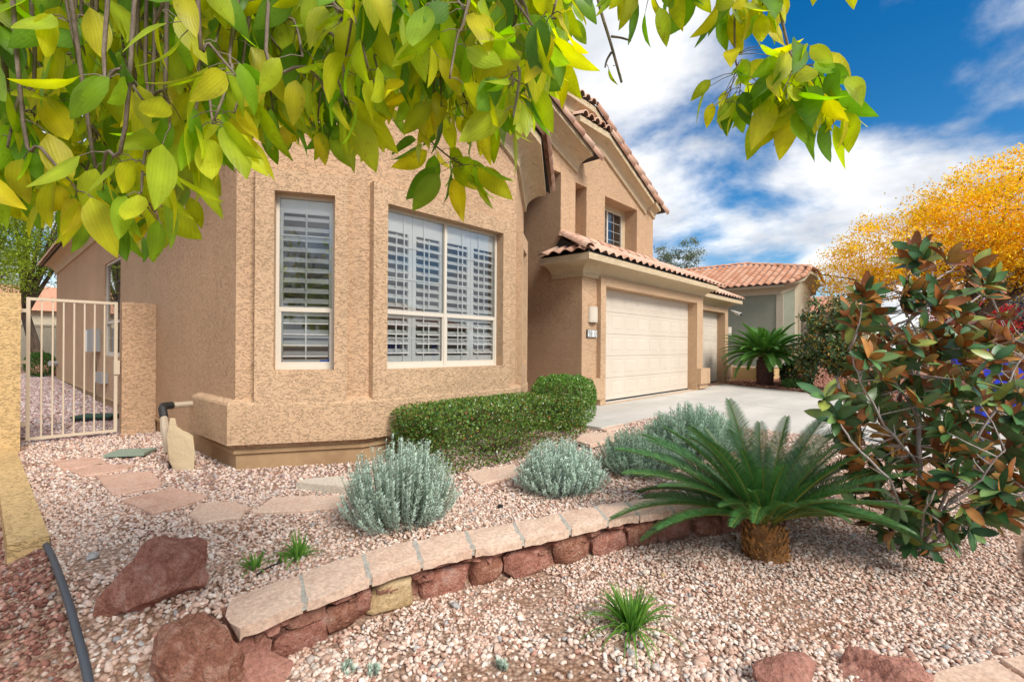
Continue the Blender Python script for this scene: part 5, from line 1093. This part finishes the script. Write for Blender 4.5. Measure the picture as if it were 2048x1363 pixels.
# ------------------------------------------------------------------ broad trees and shrubs
def crown_tree(name, label, base, trunk_h, trunk_r, blobs, nleaf, L, W, palette, weights, m, barkm, seed, group=None, limbs=9, lean=(0, 0), spread=.33, hang_=0.0, sub=5):
    """blobs = (centre, radii): leaves gather in clumps at branch ends inside them"""
    root = thing(name, label, 'tree', base, group); r = np.random.default_rng(seed); base = np.array(base, float); fork = base + np.array([lean[0], lean[1], trunk_h]); wd = MB()
    wd.tube([tuple(base - [0, 0, .2]), tuple(base*.5 + fork*.5 + np.array([lean[0]*.1, -lean[1]*.1, 0])), tuple(fork)], [trunk_r*1.2, trunk_r, trunk_r*.85], 9)
    vol = np.array([np.prod(b[1]) for b in blobs]); vol /= vol.sum(); tips = []
    for k in range(limbs):
        b = blobs[r.choice(len(blobs), p=vol)]; d = unit(r.normal(size=(1, 3)))[0]; e = np.array(b[0]) + d*np.array(b[1])*r.uniform(.2, .75); mid = fork*.55 + e*.45 + np.array([0, 0, .12])*np.linalg.norm(e-fork); pts_ = [fork*(1-t)**2 + mid*2*t*(1-t) + e*t*t for t in np.linspace(0, 1, 9)]
        wd.tube([tuple(p) for p in pts_], np.linspace(trunk_r*.5, trunk_r*.10, 9).tolist(), 6)
        for s_ in range(sub):
            q = pts_[r.integers(3, 9)]; b = blobs[r.choice(len(blobs), p=vol)]; d = unit(r.normal(size=(1, 3)))[0]; d[2] = abs(d[2])*.8+.05 if r.random() < .7 else d[2]; e2 = q + d*np.array(b[1])*r.uniform(.25, .6); wd.tube([tuple(q), tuple((q+e2)/2 + r.normal(0, .05, 3)*np.linalg.norm(e2-q)), tuple(e2)], [trunk_r*.16, trunk_r*.09, trunk_r*.03], 4, cap=False); tips.append(e2)
    wd.build('trunk', barkm, root, smooth=True)
    ncl = max(60, nleaf//70); cen = []
    for k in range(ncl):
        b = blobs[r.choice(len(blobs), p=vol)]; d = unit(r.normal(size=(1, 3)))[0]; cen.append(np.array(b[0]) + d*np.array(b[1])*r.uniform(.35, 1.02)**.6)
    cen = np.array(cen + tips); per = r.integers(0, len(cen), nleaf); rr_ = np.array([min(b[1]) for b in blobs]).mean()*spread; csz = r.uniform(.45, 1.3, len(cen))
    pos = cen[per] + r.normal(0, 1, (nleaf, 3))*rr_*csz[per][:, None]*np.array([1, 1, .62]); dirs = unit(r.normal(size=(nleaf, 3)) + np.array([0, 0, -hang_])); shade = r.uniform(.75, 1.2, len(cen))[per][:, None]
    V, Fq, cc_ = leaf_quads(pos, dirs, unit(r.normal(size=(nleaf, 3)) + np.array([0, 0, .8])), r.uniform(.6, 1.3, nleaf)*L, r.uniform(.7, 1.2, nleaf)*W, np.clip(pick_cols(nleaf, palette, weights, .15)*shade, 0, 1), .1)
    link('crown', np_mesh('crown', V, Fq, m, cc_), root, kind='stuff'); return root
YEL = [(.80,.50,.02),(.88,.60,.035),(.76,.40,.018),(.86,.66,.08),(.55,.25,.015),(.58,.54,.05)]
crown_tree('ash_tree', 'large ash tree with golden yellow autumn leaves on the right', (29.5, -.6, -.1), 2.4, .26, [((28.5, 1.2, 5.6), (3.0, 3.4, 2.1)), ((29.5, -1.5, 6.9), (3.2, 3.2, 2.5)), ((31.0, -4.0, 5.6), (3.2, 3.6, 2.4)), ((29.0, 3.6, 5.0), (2.2, 1.9, 1.4)), ((30.0, -1.8, 8.6), (1.8, 1.6, 1.3))], 72000, .135, .06, YEL, [26, 24, 18, 16, 6, 8], M_LEAFY, M_BARK, 3, limbs=22, sub=9, spread=.17, hang_=.5)
crown_tree('eucalyptus_tree', 'distant grey green tree above the neighbour roof', (45, 19.3, 0), 5, .25, [((44.3, 20.2, 8.9), (1.1, 1.1, 2.2)), ((45.4, 18.6, 9.4), (1.2, 1.2, 2.4)), ((45.0, 19.4, 7.0), (1.7, 1.7, 1.2))], 7000, .30, .09, [(.17,.21,.14),(.24,.28,.19),(.12,.15,.10)], [1, 1, 1], M_LEAFY, M_BARK, 4, limbs=10, spread=.24, hang_=.7)
GRN = [(.16,.24,.03),(.24,.32,.045),(.10,.17,.025),(.30,.36,.07)]
crown_tree('mesquite_tree', 'twisted mesquite tree with feathery leaves behind the side yard', (2.0, 28.5, .1), 2.3, .19, [((1.6, 28.5, 5.6), (2.6, 2.6, 1.7)), ((2.2, 29.5, 7.6), (2.8, 2.6, 1.9)), ((.6, 28, 3.6), (1.4, 1.2, .7))], 15000, .16, .05, GRN, [3, 3, 2, 2], M_LEAFY, M_BARK, 5, limbs=14, sub=8, lean=(-.6, .3), spread=.22, hang_=.3)
crown_tree('palo_verde_tree', 'bright yellow green feathery tree at the left edge over the wall', (-.2, 26, -.1), 2.6, .18, [((.7, 26, 6.0), (1.0, 1.6, 1.9)), ((.75, 26.5, 4.0), (.75, 1.2, .9)), ((.1, 26, 7.6), (1.5, 1.5, 1.3))], 30000, .11, .032, [(.30,.40,.04),(.38,.46,.06),(.22,.32,.03)], [1, 1, 1], M_LEAFY, M_BARK, 6, limbs=10, spread=.26, hang_=.4)
crown_tree('magnolia_tree', 'small dense magnolia with glossy dark and rusty leaves past the driveway', (16.3, 2.36, gzf(16.3, 2.36)), .55, .075, [((16.25, 2.45, 1.25), (1.05, 1.05, .85)), ((16.2, 2.5, 2.1), (.85, .85, .55)), ((16.3, 1.9, .85), (.75, .9, .42)), ((16.2, 3.05, .72), (.5, .5, .36))], 10500, .115, .055, [(.05,.11,.04),(.08,.16,.05),(.30,.16,.03),(.44,.25,.05),(.035,.07,.03),(.20,.25,.07)], [26, 24, 14, 7, 12, 12], M_GLOSS, M_PALE, 7, limbs=12, spread=.20)
crown_tree('red_leaf_tree', 'small tree with crimson autumn leaves beyond the magnolia', (38, -1.2, 0), 1.4, .12, [((38, -1.0, 2.9), (1.6, 2.0, 1.1))], 5000, .16, .08, [(.40,.03,.04),(.50,.06,.07),(.25,.03,.03),(.14,.18,.03)], [4, 3, 2, 2], M_LEAFY, M_BARK, 8, limbs=8)
crown_tree('street_tree', 'dark purple grey tree far down the street', (60, -4.2, 0), 2, .2, [((60, -4, 4.3), (3, 2.5, 2.2))], 6000, .3, .14, [(.12,.09,.12),(.18,.14,.16),(.10,.11,.07)], [1, 1, 1], M_LEAFY, M_BARK, 9, limbs=9)
for k_, (u_, v_, h_, w_, pal, lb) in enumerate(((72, -2, 3.2, 3.5, [(.16,.20,.05),(.24,.27,.07)], 'rounded olive green tree far down the street'), (85, -4.5, 4.6, 4.0, [(.09,.14,.05),(.14,.19,.07)], 'tall dark green tree at the end of the street'), (66, .6, 2.6, 3.0, [(.30,.24,.08),(.24,.26,.07)], 'tan green bushy tree beside the second house'), (95, 1.5, 4.4, 5.0, [(.15,.12,.13),(.12,.13,.09)], 'broad grey purple tree at the far right horizon'), (58, -1.5, 2.4, 2.6, [(.38,.30,.10),(.30,.22,.08)], 'low straw coloured tree at the right edge'))):
    crown_tree('street_tree', lb, (u_, v_, -.3), h_*.45, .16, [((u_, v_, h_*.85), (w_, w_, h_*.5)), ((u_+.5, v_-1.5, h_*.6), (w_*.8, w_*.8, h_*.4))], 4500, .26, .13, pal, [1, 1], M_LEAFY, M_BARK, 60+k_, 'trees along the far street', limbs=8)
leafy_box('shrub', 'dark evergreen shrub between the far sago palm and the small magnolia', 'shrub', (17.0, 3.2, -.05), (18.4, 4.1, .75), .3, 4500, .075, 31, [(.02,.045,.018),(.035,.07,.025),(.05,.09,.03)], [1, 1, 1], M_GLOSS, 2.6, False)
leafy_box('shrub', 'low fresh green ground shrub at the driveway edge', 'shrub', (15.9, 3.0, -.06), (16.9, 3.75, .28), .4, 4500, .045, 32, [(.07,.17,.03),(.10,.22,.04),(.05,.12,.02)], [1, 1, 1], M_GLOSS, 2.4, False)
leafy_box('shrub', 'low pale pink flowering shrub across the street side bed', 'shrub', (21.5, -1.6, -.1), (24.5, .2, .85), .1, 4500, .10, 33, [(.24,.30,.08),(.40,.26,.22),(.16,.22,.05)], [3, 1, 2], M_LEAFY, 2.6, False)
leafy_box('shrub', 'round green bush behind the magnolia near the street', 'shrub', (20.4, -1.7, -.15), (21.4, -.8, .75), .1, 3000, .07, 34, [(.10,.20,.03),(.15,.27,.04)], [1, 1], M_LEAFY, 2.4, False)
leafy_box('shrub', 'rounded dark green bush at the far end of the side yard', 'shrub', (1.15, 24.0, .0), (2.0, 24.8, .85), .2, 3000, .06, 35, [(.05,.12,.025),(.08,.16,.03)], [1, 1], M_LEAFY, 2.2, False)
leafy_box('shrub', 'low light green plant with red flowers by the yard boulder', 'shrub', (2.3, 26.6, .0), (3.4, 27.4, .75), .2, 2500, .09, 36, [(.12,.24,.04),(.16,.30,.06),(.5,.08,.02)], [5, 4, 1], M_LEAFY, 2.2, False)
leafy_box('shrub', 'broad green shrubbery under the crimson tree', 'shrub', (33, -2.4, -.1), (36, .8, 1.5), .0, 5000, .16, 37, [(.12,.19,.03),(.18,.25,.05),(.25,.26,.06)], [1, 1, 1], M_LEAFY, 2.4, False)

# ------------------------------------------------------------------ neighbours
def neighbour(u0, zb, name, label, wallm, near):
    root = thing(name, label, 'house', (u0+3, 10, zb)); c0, c1, c2_, c3_ = (u0, 5.822), (u0+.72, 5.385), (u0+4.1, 5.385), (u0+5.0, 5.9); vF = 5.385; w = MB(); w2 = MB(); E = zb + 3.42
    def gb(u): return min(E+.80, E + .45*(u-u0)) if u < u0+2.5 else min(E+.80, E + .45*max(0, u0+5.0-u))
    wall_panel(w, (u0, 24), c0, zb-.6, E+.15); d1 = Vector((c1[0]-c0[0], c1[1]-c0[1])).normalized()
    wall_panel(w, c0, c1, zb-.6, lambda s: gb(u0+d1.x*s)+.1)
    wall_panel(w2, c1, c2_, zb-.6, lambda s: gb(c1[0]+s)+.1, [(.75, 1.65, zb+.75, zb+2.55), (1.95, 2.85, zb+.75, zb+2.55)], .14, breaks=(.45, 1.06, 2.48)); wall_panel(w, c2_, c3_, zb-.6, lambda s: E+.4); wall_panel(w, c3_, (u0+5, 11), zb-.6, E)
    wall_panel(w, (u0+5, 9.5), (u0+15, 9.5), zb-.6, E-.3); w.build('wall', wallm, root); w2.build('front_wall', M_NCREAM, root)
    q = MB(); q.box((u0-.035, 5.70, zb-.3), (u0+.02, 5.99, E)); q.build('corner_band', M_NCREAM, root)
    for s0 in (.75, 1.95):
        tr = MB(); x0, x1 = c1[0]+s0, c1[0]+s0+.90; mid = (x0+x1)/2
        for k_, (ro, dz) in enumerate(((.62, .10), (.52, .16))):
            for i in range(9):
                a0, a1 = math.pi*i/9, math.pi*(i+1)/9; y = vF - dz*.6
                tr.add([(mid+math.cos(a)*rr2, yy, zb+2.45+math.sin(a)*rr2) for a in (a0, a1) for rr2 in (ro-.10, ro) for yy in (y, vF+.003)], [(0,2,6,4),(2,3,7,6),(0,4,5,1)])
            tr.box((mid-ro, vF-dz*.6, zb+.5), (mid-ro+.10, vF+.003, zb+2.45)); tr.box((mid+ro-.10, vF-dz*.6, zb+.5), (mid+ro, vF+.003, zb+2.45))
        wf = tr.build('window_arch', M_NCREAM, root)
        g = MB(); g.quad((x0, vF+.12, zb+.75), (x1, vF+.12, zb+.75), (x1, vF+.12, zb+2.55), (x0, vF+.12, zb+2.55)); g.build('pane', mat('dark_blind', (.10, .075, .07), .35, .5), wf)
        mm = MB()
        for i in range(1, 4): mm.box((x0+.90*i/4-.012, vF+.105, zb+.75), (x0+.90*i/4+.012, vF+.118, zb+2.55))
        for i in range(1, 6): mm.box((x0, vF+.100, zb+.75+1.8*i/6-.012), (x1, vF+.104, zb+.75+1.8*i/6+.012))
        mm.build('muntin', M_NCREAM, wf)
    PBn = cove(.42, .42); pth = [(u0, 24, E), (u0, 5.822, E), (c1[0], c1[1], gb(c1[0])), (u0+1.78, vF, E+.80), (u0+3.2, vF, E+.80), (c2_[0], c2_[1], gb(c2_[0])), (c3_[0], c3_[1], E)]
    MB().sweep(pth, PBn).build('cornice', M_NCREAM, root)
    z0 = E+.40; s = .43; rf = MB(); RU = 3.35; zr = z0 + s*(RU+.45); zp = lambda du: z0 + s*(du+.45)
    edge = lambda du: float(np.interp(du, [-.45, .55, 1.75, RU], [5.45, 4.97, 4.97, 8.3]))
    rf.add([(u0+du, v_, zp(du)-.02) for du, v_ in ((-.45, 5.45), (.55, 4.97), (1.75, 4.97), (RU, 8.3), (RU, 24), (-.45, 24))], [(0, 1, 2, 3, 4, 5)])
    rf.add([(u0+1.75, 4.97, zp(1.75)-.02), (u0+3.3, 4.97, zp(1.75)-.02), (u0+RU, 8.3, zr-.02), (u0+5.6, 5.4, z0), (u0+2*RU+.45, 8.3, z0), (u0+2*RU+.45, 24, z0), (u0+RU, 24, zr-.02)], [(0, 1, 2), (1, 3, 4, 2), (2, 4, 5, 6)])
    roof = rf.build('roof', M_NTILE, root)
    x, y = Vector((0, -1, 0)), Vector((1, 0, s)).normalized(); zv = x.cross(y); W_, E_ = .33, .36; cells = []
    y2 = (y + zv*.03).normalized(); z2 = x.cross(y2)
    for rI in range(int((RU+.5)*math.sqrt(1+s*s)/E_)):
        for cI in range(58):
            p = Vector((u0-.48, 24 - cI*W_, z0)) + y*(rI*E_) + zv*.01
            if p.y - W_ < edge(p.x-u0+.15)-.06: continue
            cells.append((p.y, frame(p, x, y2, z2)))
    cells.sort(key=lambda q: q[0]); nn = 300 if near else 0
    for _, mtx in cells[:nn]: link('tile', NTILE, roof, mtx)
    nv_ = len(NTILE.vertices); co = np.array([v.co for v in NTILE.vertices]); fa = np.array([p.vertices[:] for p in NTILE.polygons]); Vs, Fs = [], []
    for k_, (_, mtx) in enumerate(cells[nn:]): A = np.array(mtx); Vs.append(co@A[:3, :3].T + A[:3, 3]); Fs.append(fa + k_*nv_)
    link('tiles', np_mesh('tiles', np.concatenate(Vs), np.concatenate(Fs), M_NTILE, None, True), roof, kind='stuff')
    run_caps(roof, NCAP, (u0-.45, 5.43, z0+.05), (u0+.55, 4.97, zp(.55)+.05), .36, Vector((-.3, -.6, .75))); run_caps(roof, NCAP, (u0+.55, 4.97, zp(.55)+.05), (u0+1.75, 4.97, zp(1.75)+.05), .36, RK)
    run_caps(roof, NCAP, (u0+1.75, 4.97, zp(1.75)+.05), (u0+RU, 8.3, zr+.05)); run_caps(roof, NCAP, (u0+RU, 8.2, zr+.06), (u0+RU, 23.8, zr+.06), .40); run_caps(roof, NCAP, (u0+4.4, 4.9, zp(1.75)-.45), (u0+3.3, 4.97, zp(1.75)+.04), .36, RK)
    for k_ in range(7): link('ridge_tile', NCAP, roof, frame(Vector((u0+1.85+k_*.235, 4.93, zp(1.75)+.01)), Vector((1,0,0)), Vector((0,.97,.22)), Vector((0,-.22,.97))))
    return root
neighbour(24.9, .26, 'neighbour_house', 'sage green stucco house with arched windows and red tile roof next door', M_GREEN, True)
neighbour(48.5, .35, 'neighbour_house', 'second house down the street with a pale clay tile roof', M_NCREAM, False)
lw = thing('planter_wall', 'low yellow stucco planter wall behind the far sago palm', 'wall', (19, 5.0, 0)); MB().box((18.3, 4.6, -.2), (24.6, 4.8, .50)).build('wall', M_YELLOW, lw); MB().box((18.25, 4.56, .501), (24.65, 4.84, .56)).build('coping', M_NCREAM, lw)
MB().box((18.30, 4.81, -.2), (18.5, 5.9, .50)).build('return_wall', M_YELLOW, lw)
MULCH = [(.30,.12,.075),(.38,.18,.12),(.22,.085,.055),(.44,.25,.18)]
u = NP.uniform(13.2, 24, 26000); v = NP.uniform(-1.5, 5.6, 26000); k = ~in_drive(u, v) & (u > np.interp(v, [-6, -3, .86, 3.1, 5.5], [12.6, 12.9, 14.3, 15.6, 16.6])+.05); u, v = u[k], v[k]; sz = NP.uniform(.022, .045, len(u))
pebbles('mulch', np.stack([u, v, gz(u, v)+sz*.3], 1), sz, pick_cols(len(u), MULCH, None, .15), OCT, OCF, 'red stone mulch in the bed past the driveway', 'gravel')
bwl = thing('back_wall', 'pale block wall closing the far end of the side yard', 'wall', (2, 36, 0)); MB().box((-6, 36, -.2), (10, 36.25, 2.1)).build('wall', M_NCREAM, bwl); MB().box((-6, 35.95, 2.101), (10, 36.3, 2.2)).build('coping', M_NCREAM, bwl)
bh = thing('rear_house', 'tiled roof of a house behind the far yard wall', 'house', (-2, 48, 0)); MB().box((-12, 46, -.2), (14, 54, 3.4)).build('wall', M_NCREAM, bh); rr4 = MB(); rr4.quad((-12.5, 45.5, 3.4), (14.5, 45.5, 3.4), (12, 50, 5.4), (-10, 50, 5.4)); rr4.quad((-12.5, 54.5, 3.4), (14.5, 54.5, 3.4), (12, 50, 5.4), (-10, 50, 5.4)); rr4.build('roof', M_NTILE, bh)
# yard sign: blue post with a finial, an arm and a hanging panel
sp = atD(1966, 700, 6.2); zg = gzf(sp.x, sp.y); sg = thing('yard_sign', 'blue yard sign post with a hanging blue panel behind the magnolia', 'sign', (sp.x, sp.y, zg))
ax = Vector((RT.x, RT.y, 0)); ay = Vector((FW.x, FW.y, 0)); zt = sp.z - .02
MB().obox(sp - ax*.05 - ay*.05 + UP*(zg-.1-sp.z), ax*.1, ay*.1, UP*(zt-zg+.1)).build('post', M_BLUE, sg)
fin = MB(); rg = [(0, .05), (.03, .055), (.035, .03), (.05, .03), (.075, .045), (.10, .05), (.125, .04), (.14, .025), (.165, .022), (.175, .028), (.19, .028), (.195, .0)]
fin.add([(sp.x + math.cos(a*math.pi/5)*r_, sp.y + math.sin(a*math.pi/5)*r_, zt + h) for h, r_ in rg for a in range(10)], [(i*10+k, i*10+(k+1) % 10, (i+1)*10+(k+1) % 10, (i+1)*10+k) for i in range(len(rg)-1) for k in range(10)]); fin.build('finial', M_BLUE, sg, smooth=True)
MB().obox(sp - ax*.38 - ay*.035 + UP*(zt-.16-sp.z), ax*1.35, ay*.07, UP*.08).build('arm', M_BLUE, sg); MB().obox(sp + ax*.14 - ay*.012 + UP*(zt-.74-sp.z), ax*.76, ay*.024, UP*.54).build('panel', M_BLUE, sg)
for k_ in (.22, .80): MB().obox(sp + ax*k_ - ay*.006 + UP*(zt-.21-sp.z), ax*.012, ay*.012, UP*.06).build('hook', M_GBOX, sg)
# across the street (seen in the window glass)
ah = thing('house_across_street', 'cream house with a tile roof across the street, mirrored in the bay window', 'house', (14, -24, -.6)); MB().box((4, -32, -.7), (30, -22, 2.7)).build('wall', M_NCREAM, ah); rr5 = MB(); rr5.quad((3.4, -21.4, 2.7), (30.6, -21.4, 2.7), (26, -27, 5.2), (8, -27, 5.2)); rr5.quad((3.4, -32.6, 2.7), (30.6, -32.6, 2.7), (26, -27, 5.2), (8, -27, 5.2)); rr5.add([(3.4, -21.4, 2.7), (3.4, -32.6, 2.7), (8, -27, 5.2), (30.6, -21.4, 2.7), (30.6, -32.6, 2.7), (26, -27, 5.2)], [(0, 1, 2), (3, 5, 4)]); rr5.build('roof', M_NTILE, ah)
for x in (8, 17): MB().box((x, -21.98, -.6), (x+4.9, -21.93, 1.7)).build('garage_door', M_DOOR, ah)
vn = thing('van', 'white van with a blue square parked in the street, mirrored in the bay window', 'van', (11, -5.5, -.6)); bd = MB(); bd.add([(8.6+x, yy, -.25+z) for yy in (-6.5, -4.6) for x, z in ((0, 0), (4.4, 0), (4.5, .7), (3.9, .95), (3.3, 1.75), (.1, 1.8), (0, 1.6))], [(0,1,2,3,4,5,6), (13,12,11,10,9,8,7)] + [(i, (i+1) % 7, 7+(i+1) % 7, 7+i) for i in range(7)]); bd.build('body', M_WHITEP, vn)
MB().box((9.9, -4.598, .9), (10.5, -4.590, 1.3)).build('blue_square', M_BLUE, vn); MB().box((11.7, -4.597, .85), (12.3, -4.588, 1.3)).build('side_window', M_BLACK, vn)
for x in (9.5, 12.1):
    for yy in (-4.75, -6.35): MB().tube([(x, yy-.1, -.29), (x, yy+.1, -.29)], .31, 16).build('wheel', M_BLACK, vn)
